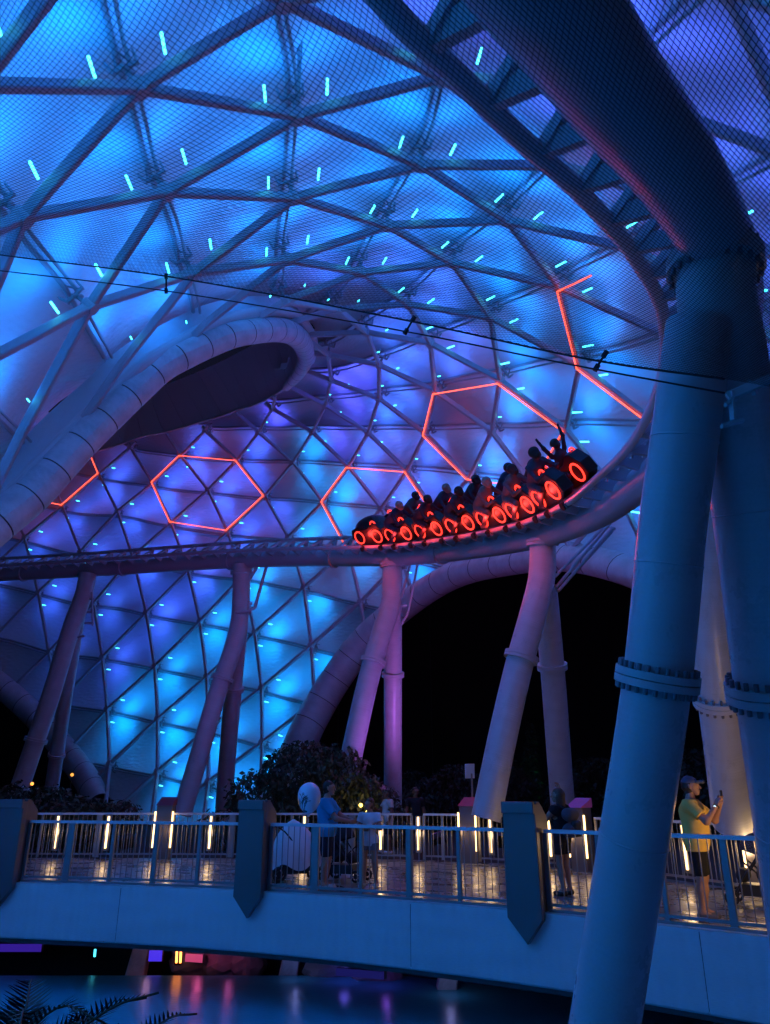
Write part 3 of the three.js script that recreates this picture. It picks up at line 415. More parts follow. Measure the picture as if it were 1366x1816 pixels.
// joints of someone standing, 1.75 m tall, facing +z; a pose overrides some of them
function person(o) {
  const J = { pelvis: [0, .96, 0], waist: [0, 1.1, .01], chest: [0, 1.3, 0], neck: [0, 1.47, -.005], head: [0, 1.635, .025], look: [0, 0, 1], shL: [.185, 1.42, -.01], shR: [-.185, 1.42, -.01], hipL: [.095, .93, 0], hipR: [-.095, .93, 0], knL: [.105, .5, .02], knR: [-.105, .5, .02], anL: [.11, .085, -.03], anR: [-.11, .085, -.03], toL: [.125, .035, .13], toR: [-.125, .035, .13], elL: [.27, 1.13, -.02], elR: [-.27, 1.13, -.02], wrL: [.27, .88, .08], wrR: [-.27, .88, .08], haL: [.26, .80, .11], haR: [-.26, .80, .11], ...o.pose };
  const g = o.girth || 1, t = thing('person', o.at, o.turn); t.scale.setScalar((o.height || 1.75) / 1.75); tag(t, o.label, 'person');
  const torso = [[J.pelvis, J.waist, .135 * g, .125 * g], [J.waist, J.chest, .125 * g, .14 * g], [off3(J.waist, [0, .0, .05 * (g - .9)]), off3(J.chest, [0, -.08, .02]), .12 * g, .11 * g], [mid3(J.shL, J.chest, .25), mid3(J.shR, J.chest, .25), .088, .088], [J.chest, J.neck, .1, .062]];
  const arms = []; for (const s of ['L', 'R']) arms.push([J['sh' + s], J['el' + s], .062, .045], [J['el' + s], J['wr' + s], .044, .03]);
  const legs = []; for (const s of ['L', 'R']) legs.push([J['hip' + s], J['kn' + s], .092 * g, .06], [J['kn' + s], off3(mid3(J['kn' + s], J['an' + s], .35), [0, 0, -.015]), .058, .06], [mid3(J['kn' + s], J['an' + s], .35), J['an' + s], .058, .038], [J['an' + s], J['to' + s], .042, .03]);
  const skin = o.skin || M.skin;
  const body = [bonesMesh([...torso, ...arms, ...legs, [J.neck, off3(J.head, [0, -.06, -.02]), .055, .055]], .014, .035)];
  // head with brow, nose, ears and chin, turned where it looks
  const f = new THREE.Vector3(...J.look).normalize(), r = V(0, 1, 0).cross(f).normalize(), u = f.clone().cross(r), hp = (x, y, z) => off3(J.head, r.clone().multiplyScalar(x).addScaledVector(u, y).addScaledVector(f, z).toArray());
  const skull = [[hp(0, .035, -.018), hp(0, .02, .015), .088, .085], [hp(0, -.02, .03), hp(0, -.075, .05), .068, .045]];
  body.push(bonesMesh([...skull, [hp(0, .012, .095), hp(0, -.028, .116), .010, .016], [hp(-.035, .03, .086), hp(.035, .03, .086), .014, .014], [hp(-.022, -.058, .09), hp(.022, -.058, .09), .010, .010], [hp(.082, .02, -.01), hp(.085, -.02, -.005), .016, .012], [hp(-.082, .02, -.01), hp(-.085, -.02, -.005), .016, .012]], .0055, .014));
  for (const s of ['L', 'R']) { // hands: palm, four curled fingers and a thumb
    const w = new THREE.Vector3(...J['wr' + s]), h = new THREE.Vector3(...J['ha' + s]), d = h.clone().sub(w).normalize(), sd = s === 'L' ? 1 : -1, curl = new THREE.Vector3(...((o.curl && o.curl[s]) || [-sd * .6, 0, .3])), c = curl.addScaledVector(d, -curl.dot(d)).normalize(), a = d.clone().cross(c).normalize(), A = (x, y, z) => w.clone().addScaledVector(a, x).addScaledVector(d, y).addScaledVector(c, z).toArray();
    const B = [[A(-.02, .012, 0), A(-.026, .07, 0), .02, .014], [A(.02, .012, 0), A(.026, .07, 0), .02, .014], [A(0, .01, 0), A(0, .075, 0), .022, .015]];
    [[-.030, .060], [-.010, .070], [.010, .066], [.030, .050]].forEach(([x, l]) => { const p1 = A(x, .082, .004), p2 = A(x * 1.05, .082 + l * .55, .02), p3 = A(x * 1.05, .082 + l * .7, .02 + l * .5); B.push([p1, p2, .0095, .0085], [p2, p3, .0085, .0065]); });
    B.push([A(-.024, .02, .008), A(-.05, .055, .022), .013, .010], [A(-.05, .055, .022), A(-.045, .088, .036), .010, .008]);
    body.push(bonesMesh(B, .0048, .010));
  }
  mesh('body', mergeGeometries(body), skin, t);
  const inflate = (list, d) => list.map(([a, b, x, y]) => [a, b, x + d, y + d]);
  const hem = o.hem ?? .84, sleeve = o.sleeve ?? .62;
  if (o.shirt) { const B = inflate(torso.slice(0, 4), .022); B.push([J.hipL, J.hipR, .125 * g, .125 * g], [mid3(J.hipL, J.hipR, .5), J.waist, .13 * g, .13 * g], [off3(J.hipL, [0, hem - .93, .0]), J.hipL, .118 * g, .118 * g], [off3(J.hipR, [0, hem - .93, .0]), J.hipR, .118 * g, .118 * g]); for (const s of ['L', 'R']) B.push([J['sh' + s], mid3(J['sh' + s], J['el' + s], sleeve), .078, .078]);
    const ends = ['L', 'R'].map((s) => { const e = mid3(J['sh' + s], J['el' + s], sleeve), v = [0, 1, 2].map((k) => J['el' + s][k] - J['sh' + s][k]), l = Math.hypot(...v); return [e, v.map((x) => x / l)]; });
    const m = mesh('shirt', bonesMesh(B, .012, .03, (x, y, z) => { let c = hem - y; c = Math.max(c, Math.min(y - (J.neck[1] + .005), .2)); for (const [e, v] of ends) { const dd = (x - e[0]) * v[0] + (y - e[1]) * v[1] + (z - e[2]) * v[2]; if (Math.hypot(x - e[0], y - e[1], z - e[2]) < .14) c = Math.max(c, dd); } return c; }), o.shirt, t); }
  if (o.shorts) { const end = o.shortsEnd ?? .55, B = [[J.hipL, mid3(J.hipL, J.knL, .8), .118 * g, .098], [J.hipR, mid3(J.hipR, J.knR, .8), .118 * g, .098], [J.pelvis, J.waist, .15 * g, .14 * g]]; mesh(o.skirt ? 'skirt' : 'shorts', bonesMesh(B, .012, .03, (x, y) => Math.max(end - y, y - 1.05)), o.shorts, t); }
  const shoeB = []; for (const s of ['L', 'R']) shoeB.push([off3(J['an' + s], [0, -.04, -.02]), J['to' + s], .05, .043]);
  for (const b of shoeB) mesh('shoe', bonesMesh([b], .012, .02, (x, y) => -y), o.shoes || M.black, t);
  if (o.hair) { const long = o.longHair || 0, B = [[hp(0, .045, -.028), hp(0, .04, -.008), .094, .092]]; if (long) B.push([hp(0, .02, -.06), hp(0, -long, -.085), .085, .06], [hp(.055, 0, -.03), hp(.06, -long * .8, -.04), .045, .035], [hp(-.055, 0, -.03), hp(-.06, -long * .8, -.04), .045, .035]); else B.push([hp(0, 0, -.045), hp(0, -.035, -.04), .085, .07]);
    mesh('hair', bonesMesh(B, .007, .02, (x, y, z) => { const q = V(x, y, z).sub(new THREE.Vector3(...J.head)), fz = q.dot(f), uy = q.dot(u); return Math.min(fz - .012, .06 - uy + (fz - .05) * .2); }), o.hair, t); }
  return [t, hp, J];
}
Object.assign(M, { skin: std(.42, .22, .15, .55), skinDark: std(.20, .10, .065, .55), hair: std(.03, .02, .016, .6), hairBrown: std(.09, .05, .03, .6), hairGrey: std(.12, .1, .09, .7) });
const cloth = (r, g, b) => std(r, g, b, .9);

// ---------------------------------------------------------------- the train: seven cars of paired bikes with glowing rings, riders on top
{
  const u1 = uAtX(1046), carL = 1.86 / TL, n = 7, train = tag(thing('coaster_train'), 'dark coaster train with glowing red wheel rings rounding the bend', 'train');
  const prof = (pts) => new THREE.ExtrudeGeometry(new THREE.Shape(pts.map(([x, y]) => new THREE.Vector2(x, y))), { depth: .26, bevelEnabled: true, bevelSize: .03, bevelThickness: .03, bevelSegments: 2 }).translate(0, 0, -.13);
  const bike = prof([[-.86, .34], [-.78, .62], [-.5, .7], [-.2, .62], [.1, .66], [.42, .82], [.6, .78], [.84, .5], [.86, .2], [.6, .06], [-.6, .06]]);
  const tire = new THREE.CylinderGeometry(.21, .21, .3, 28).rotateX(Math.PI / 2), ring = new THREE.TorusGeometry(.235, .028, 10, 36), arc = new THREE.TorusGeometry(.13, .026, 8, 20, 3.6);
  const shells = [std(.010, .009, .012, .4), std(.03, .024, .03, .3)];
  const fr = (u) => { const f = trackFrame(u); return basis(f.T, f.N, f.S, f.p.clone().addScaledVector(f.N, RAIL_H + .02)); };
  const carT = new THREE.Group();
  for (const s of [-1, 1]) {
    const c = mesh('bike_body', bike, shells[0], carT); c.position.set(0, .08, s * .4);
    for (const x of [-.48, .48]) { const w = mesh('wheel_hub', tire, M.black, carT); w.position.set(x, .42, s * .4); for (const o of [-1, 1]) { const r = mesh('light_ring', ring, M.redDim, carT); r.position.set(x, .42, s * .4 + o * .165); } }
    const a = mesh('light_arc', arc, M.redDim, carT); a.position.set(.42, .86, s * .4 + .1 * s); a.rotation.z = -.4;
  }
  mesh('chassis', merge([new THREE.BoxGeometry(1.7, .14, 1.0).translate(0, .02, 0), new THREE.BoxGeometry(.3, .12, 1.24).translate(-.5, -.06, 0), new THREE.BoxGeometry(.3, .12, 1.24).translate(.5, -.06, 0)]), M.steelDark, carT);
  for (const x of [-.5, .5]) for (const s of [-1, 1]) { const w = mesh('running_wheel', ROD24, M.rubber, carT); w.rotation.x = Math.PI / 2; w.scale.set(.2, .1, .2); w.position.set(x, -.02, s * .6); }
  const lean = (a) => { // crouched rider: forward is +x
    const hd = a ? [.16, 1.42, 0] : [.46, 1.24, 0], ch = a ? [.02, 1.12, 0] : [.2, 1.06, 0], B = [[[-.34, .8, 0], ch, .16, .17], [ch, hd, .09, .06]];
    for (const s of [-1, 1]) { B.push([[-.32, .78, s * .1], [.12, .62, s * .2], .1, .075], [[.12, .62, s * .2], [-.38, .32, s * .2], .07, .05], [[-.38, .32, s * .2], [-.26, .26, s * .2], .045, .035]);
      if (a) B.push([off3(ch, [0, .1, s * .19]), [.14, 1.52, s * .3], .06, .045], [[.14, 1.52, s * .3], [.2, 1.82, s * .34], .045, .03]); else B.push([off3(ch, [0, .04, s * .19]), [.38, .82, s * .26], .06, .045], [[.38, .82, s * .26], [.6, .84, s * .18], .045, .035]); }
    return [bonesMesh(B, .03, .05), bonesMesh([[off3(hd, [0, .06, 0]), off3(hd, [.03, -.02, 0]), .115, .09], [off3(hd, [.09, .02, 0]), off3(hd, [.115, -.01, 0]), .02, .02]], .014, .02)];
  };
  const kinds = [lean(0), lean(1)], cloths = [std(.03, .03, .04, .8), std(.06, .05, .07, .8), std(.05, .02, .03, .8), std(.12, .10, .10, .8), std(.02, .03, .06, .8), std(.2, .12, .1, .8), std(.04, .04, .05, .8)];
  let k = 0;
  for (let i = 0; i < n; i++) {
    const u = u1 - i * carL, m = fr(u), c = place(carT.clone(), m); c.name = 'car'; train.add(c);
    if (i === n - 1) { const nose = mesh('tail_cowl', new THREE.SphereGeometry(.5, 24, 16).scale(1.6, .8, 1.1).translate(-.2, .62, 0), shells[1], c); continue; }
    for (const s of [-1, 1]) {
      const up = i === 0 && s === -1 ? 1 : 0, r = tag(thing('person'), up ? 'rider with both arms thrown up at the front of the train' : `dark rider crouched forward in the ${['first', 'second', 'third', 'fourth', 'fifth', 'sixth'][i]} car from the front, ${s > 0 ? 'near' : 'far'} side`, 'person', 'riders on the coaster train');
      mesh('body', kinds[up][0], cloths[k++ % 7], r); mesh('head', kinds[up][1], k % 3 ? M.hair : M.skin, r); place(r, m.clone().multiply(new THREE.Matrix4().makeTranslation(rr(-.08, .05), -.16, s * .4)).scale(up ? V(1.05, 1, 1.05) : V(1.25, 1.22, 1.2)));
    }
  }
  for (let i = 0; i < n; i++) { const f = trackFrame(u1 - i * carL), L = new THREE.PointLight(col(1, .05, .04), 2.7 * RED_GAIN, 8, 2); L.position.copy(f.p).addScaledVector(f.N, 1.15).addScaledVector(f.S, .75); L.shadow.radius = 6; scene.add(L); }
}

// ---------------------------------------------------------------- footbridge, water and banks
const nearEdge = new THREE.CatmullRomCurve3([[-330, 1557], [-60, 1565], [0, 1567], [220, 1573.5], [440, 1583], [700, 1600], [1000, 1626], [1366, 1666], [1640, 1700]].map(([x, y]) => onY(x, y, 0)));
const farEdge = new THREE.CatmullRomCurve3([[-330, 1443], [-60, 1443], [100, 1443], [430, 1443.3], [700, 1444], [840, 1445.5], [1040, 1450.5], [1200, 1457], [1366, 1466], [1560, 1479]].map(([x, y]) => { const p = onY(x, y, 1.1); p.y = 0; return p; }));
const uOf = (c, x, Y = 0) => { let b = 0, e = 1e9; for (let i = 0; i <= 2000; i++) { const q = c.getPointAt(i / 2000); q.y = Y; const d = Math.abs(proj(q)[0] - x); if (d < e) { e = d; b = i / 2000; } } return b; };
const inward = (c, u, sign) => { const t = c.getTangentAt(u); return V(t.z, 0, -t.x).multiplyScalar(sign); };  // sign 1: away from the camera
struct('ground', new THREE.PlaneGeometry(4000, 4000).rotateX(-Math.PI / 2).translate(0, -2.7, 0), M.soil, 'dark ground reaching far away');
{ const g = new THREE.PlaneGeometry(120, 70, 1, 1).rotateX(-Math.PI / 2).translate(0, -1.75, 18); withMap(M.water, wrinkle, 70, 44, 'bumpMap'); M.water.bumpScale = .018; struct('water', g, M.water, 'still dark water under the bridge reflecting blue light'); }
function ribbon(cA, oA, yA, cB, oB, yB, n = 120) { // sheet between two offset lines
  const pos = [], uv = [], idx = []; let s = 0;
  for (let i = 0; i <= n; i++) { const u = i / n, a = cA.getPointAt(u).addScaledVector(inward(cA, u, 1), oA), b = cB.getPointAt(u).addScaledVector(inward(cB, u, 1), oB); a.y = yA; b.y = yB; const d = a.distanceTo(b); pos.push(a.x, a.y, a.z, b.x, b.y, b.z); uv.push(a.x, 0, a.x, d); }
  for (let i = 0; i < n; i++) { const a = 2 * i; idx.push(a, a + 2, a + 1, a + 1, a + 2, a + 3); }
  const g = new THREE.BufferGeometry(); g.setAttribute('position', new THREE.Float32BufferAttribute(pos, 3)); g.setAttribute('uv', new THREE.Float32BufferAttribute(uv, 2)); g.setIndex(idx); g.computeVertexNormals(); return g;
}
const wetRough = tex(512, (u, v) => .34 + .3 * tileN(u, v, 6, 21) + .2 * tileN(u, v, 23, 22) + .08 * tileN(u, v, 80, 23)), deckBump = tex(512, (u, v) => { const j = (a, n) => { const f = (a * n) % 1; return Math.min(f, 1 - f) < .035 ? 0 : 1; }; return .45 + .25 * Math.min(j(u, 3), j(v, 3)) + .2 * tileN(u, v, 30, 25); });
withMap(M.deck, wetRough, .25, .25, 'roughnessMap'); M.deck.roughness = .9; withMap(M.deck, deckBump, .45, .45, 'bumpMap'); M.deck.bumpScale = .0004; withMap(M.deck, blotch, .2, .2);
const bridge = tag(thing('footbridge'), 'wide footbridge with pale concrete side, wet paving and metal railings over water', 'bridge');
for (const m of [M.concrete, M.deck]) m.side = THREE.DoubleSide;
mesh('paving', ribbon(nearEdge, .30, .0, farEdge, .3, .0), M.deck, bridge);
mesh('kerb', mergeGeometries([ribbon(nearEdge, 0, .03, nearEdge, .30, .03), ribbon(nearEdge, .3, .03, nearEdge, .3, -.05)]), M.concrete, bridge);
{ // fascia in three pours with open joints
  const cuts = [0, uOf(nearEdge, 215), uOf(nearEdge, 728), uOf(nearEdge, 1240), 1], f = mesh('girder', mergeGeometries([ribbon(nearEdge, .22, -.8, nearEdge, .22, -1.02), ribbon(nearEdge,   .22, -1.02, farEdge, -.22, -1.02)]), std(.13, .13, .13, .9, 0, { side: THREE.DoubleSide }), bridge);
  for (let k = 0; k + 1 < cuts.length; k++) {
    const pos = [], uv = [], idx = [], n = 40, e = .006 / 3, ring = [[.28, .028], [.02, .03], [0, .01], [0, -.88], [.05, -.92], [.3, -.92]];
    for (let i = 0; i <= n; i++) { const u = cuts[k] + e / 8 + (cuts[k + 1] - cuts[k] - e / 4) * i / n, p = nearEdge.getPointAt(u), w = inward(nearEdge, u, 1); let d = 0; ring.forEach(([o, y], j) => { if (j) d += Math.hypot(o - ring[j - 1][0], y - ring[j - 1][1]); const q = p.clone().addScaledVector(w, o); pos.push(q.x, y, q.z); uv.push(u * nearEdge.getLength(), d); }); }
    const R = ring.length; for (let i = 0; i < n; i++) for (let j = 0; j < R - 1; j++) { const a = i * R + j, b = a + R; idx.push(a, a + 1, b, b, a + 1, b + 1); }
    const g = new THREE.BufferGeometry(); g.setAttribute('position', new THREE.Float32BufferAttribute(pos, 3)); g.setAttribute('uv', new THREE.Float32BufferAttribute(uv, 2)); g.setIndex(idx); g.computeVertexNormals(); mesh('fascia_panel', g, M.concrete, bridge);
  }
}
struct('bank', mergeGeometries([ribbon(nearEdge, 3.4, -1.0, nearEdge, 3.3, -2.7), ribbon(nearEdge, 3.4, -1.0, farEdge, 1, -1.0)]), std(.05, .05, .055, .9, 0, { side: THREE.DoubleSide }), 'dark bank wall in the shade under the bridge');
{ // planted ground beyond the bridge
  const n = 60, far = [], pos = [], idx = [], D = [0, 1.2, 4, 10, 20, 45, 90]; for (let i = 0; i <= n; i++) { const u = i / n, p = farEdge.getPointAt(u).addScaledVector(inward(farEdge, u, 1), .32); const dx = (u - .5) * 2; for (const d of D) { const q = V(p.x + dx * d * 1.2, -.06 - (d ? .1 - .22 * (noise(p.x * .3, d * .3, 4) + .2) * Math.min(1, d / 4) : 0), p.z - d * (1 - .0 * dx)); pos.push(q.x, q.y, q.z); } }
  const R = D.length; for (let i = 0; i < n; i++) for (let j = 0; j < R - 1; j++) { const a = i * R + j, b = a + R; idx.push(a, b, a + 1, b, b + 1, a + 1); }
  const g = new THREE.BufferGeometry(); g.setAttribute('position', new THREE.Float32BufferAttribute(pos, 3)); g.setIndex(idx); g.computeVertexNormals(); struct('terrain', g, std(.035, .033, .03, .95, 0, { side: THREE.DoubleSide }), 'dark planted ground behind the bridge');
}
// railings: each run between two pylons is one thing
function railing(label, c, u0, u1, o) {
  const t = tag(thing('railing'), label, 'railing', o.group), L = c.getLength(), pt = (u, y) => { const p = c.getPointAt(u).addScaledVector(inward(c, u, 1), o.inset); p.y = y; return p; };
  const n = Math.max(2, Math.round((u1 - u0) * L / o.bay)), seg = 14, base = .04;
  const line = (y, w, h, name, mat) => { const parts = []; for (let i = 0; i < seg; i++) parts.push(barGeo(pt(u0 + (u1 - u0) * i / seg, y), pt(u0 + (u1 - u0) * (i + 1) / seg, y), w, h, V(0, 1, 0))); mesh(name, merge(parts), mat, t); };
  line(1.1, .11, .05, 'handrail', M.handrail); line(.12, .05, .04, 'bottom_rail', M.rail); if (o.low) line(.045, .09, .05, 'toe_rail', M.rail);
  const nb = Math.round((u1 - u0) * L / o.pitch); let prev = -9;
  for (let i = 0; i <= n; i++) { const u = u0 + (u1 - u0) * i / n, w = o.post[i % o.post.length], a = pt(u, base), b = pt(u, 1.075); const p = bar('post', a, b, w, .05, M.rail, t, inward(c, u, 1)); if (o.led && o.led(proj(pt(u, .6))[0])) { } }
  for (let i = 1; i < nb; i++) { const u = u0 + (u1 - u0) * i / nb, f = (i / nb * n) % 1; if (Math.min(f, 1 - f) * o.bay < .07) continue; rod('baluster', pt(u, .14), pt(u, 1.075), o.r, M.rail, t, ROD6); }
  return t;
}
const ROD6 = new THREE.CylinderGeometry(.5, .5, 1, 6);
const pyX = [8, 445, 937, 1480], pyU = pyX.map((x) => uOf(nearEdge, x)), nl = nearEdge.getLength(), pw = .28 / nl;
const nearOpt = { inset: .14, bay: .92, pitch: .115, r: .0085, post: [.07, .15, .07, .1], low: true, group: 'near railing runs of the footbridge' };
railing('near railing run left of the leftmost pylon', nearEdge, 0, pyU[0] - pw, nearOpt);
railing('near railing run before the left lamps, between the two left pylons', nearEdge, pyU[0] + pw, pyU[1] - pw, nearOpt);
railing('near railing run in front of the blue shirted man and covered stroller', nearEdge, pyU[1] + pw, pyU[2] - pw, nearOpt);
railing('near railing run in front of the man in the yellow shirt', nearEdge, pyU[2] + pw, pyU[3] - pw, nearOpt);
pyU.forEach((u, i) => { // bent metal pylons with keel tips
  const p = nearEdge.getPointAt(u).addScaledVector(inward(nearEdge, u, 1), .0), w = inward(nearEdge, u, 1), x = nearEdge.getTangentAt(u).setY(0).normalize(), t = thing('pylon'); place(t, basis(x, V(0, 1, 0), w.clone().negate(), p));
  tag(t, ['dark bent metal pylon at the left edge of the bridge', 'dark bent metal pylon with pointed foot left of the balloon', 'dark bent metal pylon with pointed foot beside the woman with backpack', 'metal pylon at the far right of the bridge'][i], 'pylon');
  const sh = (pts, d, z) => new THREE.ExtrudeGeometry(new THREE.Shape(pts.map(([a, b]) => new THREE.Vector2(a, b))), { depth: d, bevelEnabled: true, bevelSize: .012, bevelThickness: .012, bevelSegments: 2 }).translate(0, 0, z);
  mesh('front_plate', sh([[-.25, 1.46], [.25, 1.46], [.26, -.05], [.02, -.36], [-.26, -.05]], .1, .03), M.inox, t);
  mesh('cap', sh([[-.25, 1.36], [.25, 1.36], [.25, 1.50], [-.25, 1.50]], .04, .14), M.inox, t);
  const side = new THREE.ExtrudeGeometry(new THREE.Shape([[.0, -.02], [.0, 1.5], [-.1, 1.5], [-.34, 1.3], [-.36, 1.12], [-.24, 1.1], [-.24, -.02]].map(([a, b]) => new THREE.Vector2(a, b))), { depth: .46, bevelEnabled: true, bevelSize: .01, bevelThickness: .01, bevelSegments: 1 }).rotateY(-Math.PI / 2).translate(.23, 0, 0);
  mesh('back_box', side, M.inox, t);
});
// far railing with lamp strips on its posts and square pylons
const farOpt = (post) => ({ inset: 0, bay: 1.45, pitch: .125, r: .009, post, group: 'far railing runs of the footbridge' });
const fu = (x) => uOf(farEdge, x, .6);
railing('far railing run behind the left lamps, up to the dark pylon', farEdge, 0, fu(276), farOpt([.07, .16]));
railing('far railing run from the dark pylon to the gap beside the tree', farEdge, fu(306), fu(730), farOpt([.07, .16]));
railing('short far railing run left of the pylon with the white sign behind', farEdge, fu(752), fu(818), farOpt([.07]));
railing('far railing run behind the woman with the backpack', farEdge, fu(850), fu(1005), farOpt([.07, .16]));
railing('far railing run behind the man in the yellow shirt', farEdge, fu(1060), 1, farOpt([.07, .16]));
const stripLight = (p, k = 1) => { const L = new THREE.PointLight(col(1, .66, .34), .32 * k, 8, 2); L.position.copy(p); L.shadow.radius = 5; scene.add(L); };
function farPylon(x, label, capCol) {
  const u = fu(x), t = thing('lamp_pylon'), w = inward(farEdge, u, 1), xx = farEdge.getTangentAt(u).setY(0).normalize(), p = farEdge.getPointAt(u); place(t, basis(xx, V(0, 1, 0), w.clone().negate(), p)); tag(t, label, 'pylon');
  mesh('post_body', new THREE.ExtrudeGeometry(new THREE.Shape([[-.2, 0], [.2, 0], [.2, 1.3], [-.2, 1.3]].map(([a, b]) => new THREE.Vector2(a, b))), { depth: .3, bevelEnabled: true, bevelSize: .012, bevelThickness: .012, bevelSegments: 1 }).translate(0, 0, -.15), M.inox, t);
  const cap = mesh('cap', new THREE.ExtrudeGeometry(new THREE.Shape([[-.2, 1.315], [.22, 1.315], [-.2, 1.52]].map(([a, b]) => new THREE.Vector2(a, b))), { depth: .44, bevelEnabled: false }).translate(0, 0, -.22).rotateY(-Math.PI / 2), capCol, t);
  for (const s of [-1, 1]) { const a = V(s * .235, .28, .16), b = V(s * .235, 1.16, .16); bar('lamp_strip', a, b, .035, .03, M.warm, t, V(0, 0, 1)); const q = V(s * .235, .7, .24).applyMatrix4(basis(xx, V(0, 1, 0), w.clone().negate(), p)); stripLight(q, x > 1300 ? 3 : .7); }
}
const capRed = std(.55, .06, .10, .5), capPink = std(.75, .16, .42, .45), capDark = std(.22, .05, .07, .5);
farPylon(291, 'lamp pylon with dark red sloped cap between the left lamps', capDark);
farPylon(834, 'lamp pylon with red sloped cap in front of the white sign', capRed);
farPylon(1032, 'lamp pylon with bright pink sloped cap behind the backpack', capPink);
farPylon(1352, 'lamp pylon at the right edge beyond the yellow shirted man', capDark);
const lampX = [[103, 'leftmost'], [192, 'second from left'], [374, 'right of the dark pylon'], [540, 'below the balloon'], [677, 'behind the girl in white'], [744, 'at the left end of the gap'], [874, 'thin, right of the red capped pylon'], [980, 'behind the woman with backpack'], [1222, 'behind the man in yellow']];
for (const [x, w] of lampX) {
  const u = fu(x), p = farEdge.getPointAt(u), n = inward(farEdge, u, -1), t = tag(thing('post_lamp'), `warm white upright lamp strip on the far railing, ${w}`, 'lamp'), q = p.clone().addScaledVector(n, .07), dx = farEdge.getTangentAt(u);
  bar('housing', V(q.x, .2, q.z), V(q.x, 1.06, q.z), .15, .05, M.rail, t, n); const r = q.clone().addScaledVector(n, .034); bar('lamp_strip', V(r.x, .26, r.z), V(r.x, 1.04, r.z), .045, .02, M.warm, t, n);
  const l = r.clone().addScaledVector(n, .08); l.y = .65; stripLight(l);
}

// ---------------------------------------------------------------- plants
function leafCrown(blobs, count, size, mat, name, parent, droop = .3) {
  const pos = [], idx = [], colr = [], tot = blobs.reduce((s, b) => s + b[3] * b[4] * b[5], 0);
  for (const [cx, cy, cz, rx, ry, rz] of blobs) {
    const n = Math.round(count * rx * ry * rz / tot);
    for (let i = 0; i < n; i++) {
      const d = V(rr(-1, 1), rr(-1, 1), rr(-1, 1)); if (d.length() > 1) { i--; continue; } const L = d.length(); d.normalize().multiplyScalar(L ** .45);
      const w = 1 + .28 * noise(d.x * 2.3 + cx, d.y * 2.3 + cy, d.z * 2.3 + cz), p = V(cx + d.x * rx * w, cy + d.y * ry * w, cz + d.z * rz * w);
      const a = V(rr(-1, 1), rr(-1, .4) - droop, rr(-1, 1)).normalize(), b = a.clone().cross(V(rr(-1, 1), rr(-1, 1), rr(-1, 1))).normalize(), s = size * rr(.6, 1.4), k = pos.length / 3, q = [p, p.clone().addScaledVector(a, s * .5).addScaledVector(b, s * .22), p.clone().addScaledVector(a, s), p.clone().addScaledVector(a, s * .5).addScaledVector(b, -s * .22)];
      const tone = .55 + .55 * Math.max(0, .5 + .9 * noise(p.x * 1.7, p.y * 1.7, p.z * 1.7)) + rr(-.15, .15); for (const v of q) { pos.push(v.x, v.y, v.z); colr.push(tone, tone, tone * .95); } idx.push(k, k + 1, k + 2, k, k + 2, k + 3);
    }
  }
  const g = new THREE.BufferGeometry(); g.setAttribute('position', new THREE.Float32BufferAttribute(pos, 3)); g.setAttribute('color', new THREE.Float32BufferAttribute(colr, 3)); g.setIndex(idx); g.computeVertexNormals(); return mesh(name, g, mat, parent);
}
const leafMat = (r, g, b) => new THREE.MeshPhysicalMaterial({ color: col(r, g, b), roughness: .55, side: THREE.DoubleSide, vertexColors: true });
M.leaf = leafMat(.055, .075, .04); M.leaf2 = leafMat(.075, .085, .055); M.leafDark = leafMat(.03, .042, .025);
function tree(name, label, cat, base, h, blobs, count, size, mat, trunks = 1, tr = .08) {
  const t = tag(thing(name, base), label, cat); 
  leafCrown(blobs, count, size, mat, name === 'shrub' ? 'foliage' : 'crown', t);
  const L = []; for (let k = 0; k < trunks; k++) { const [cx, cy, cz] = blobs[k % blobs.length]; const a = V(rr(-.15, .15), -.1, rr(-.1, .1)), m = V(cx * .35 + rr(-.1, .1), cy * .5, cz * .4), e = V(cx, cy * 1.0, cz); L.push(new THREE.TubeGeometry(new THREE.CatmullRomCurve3([a, m, e]), 10, tr * rr(.6, 1), 7)); }
  mesh(name === 'shrub' ? 'stem' : 'trunk', merge(L), M.bark, t); return t;
}
const groundAt = (x, y, z) => { const p = at(x, y, z); p.y = -.12; return p; };
tree('shrub', 'dark leafy shrub behind the left end of the far railing', 'shrub', groundAt(55, 1440, 24.5), 2, [[-.9, 1.1, 0, 1.2, .95, .9], [.6, 1.1, .1, 1.2, .9, .9], [1.9, .85, .2, 1.0, .75, .8], [-2.2, 1.2, 0, 1.1, 1.1, .9]], 7500, .19, M.leaf, 4, .035);
tree('shrub', 'second dark shrub with ragged leaves reaching towards the bright wall', 'shrub', groundAt(150, 1440, 23.6), 2, [[0, .85, 0, .95, .75, .8], [1.05, 1.0, 0, .75, .55, .6], [-.8, .9, 0, .9, .75, .7]], 3800, .18, M.leaf2, 3, .03);
tree('round_tree', 'dark spreading small tree in front of the foot of the arch', 'tree', groundAt(548, 1440, 24.2), 3, [[-.3, 1.85, 0, 1.2, .85, 1], [.8, 1.75, .2, 1, .8, .9], [-1.5, 1.2, .1, 1.1, .75, .9], [.2, 1.0, .3, 1.3, .65, .8], [1.7, 1.1, .2, .75, .8, .7], [-2.6, .55, .1, .7, .5, .6]], 9500, .17, M.leaf, 5, .05).scale.set(1.05, 1.25, 1.05);
tree('shrub', 'leafy shrub behind the girl in white at the foot of the arch', 'shrub', groundAt(668, 1440, 25), 2, [[0, 1.1, 0, .9, .9, .8], [.6, .7, .2, .9, .6, .7], [-.6, .7, 0, .7, .6, .6]], 2800, .17, M.leaf2, 3, .03);
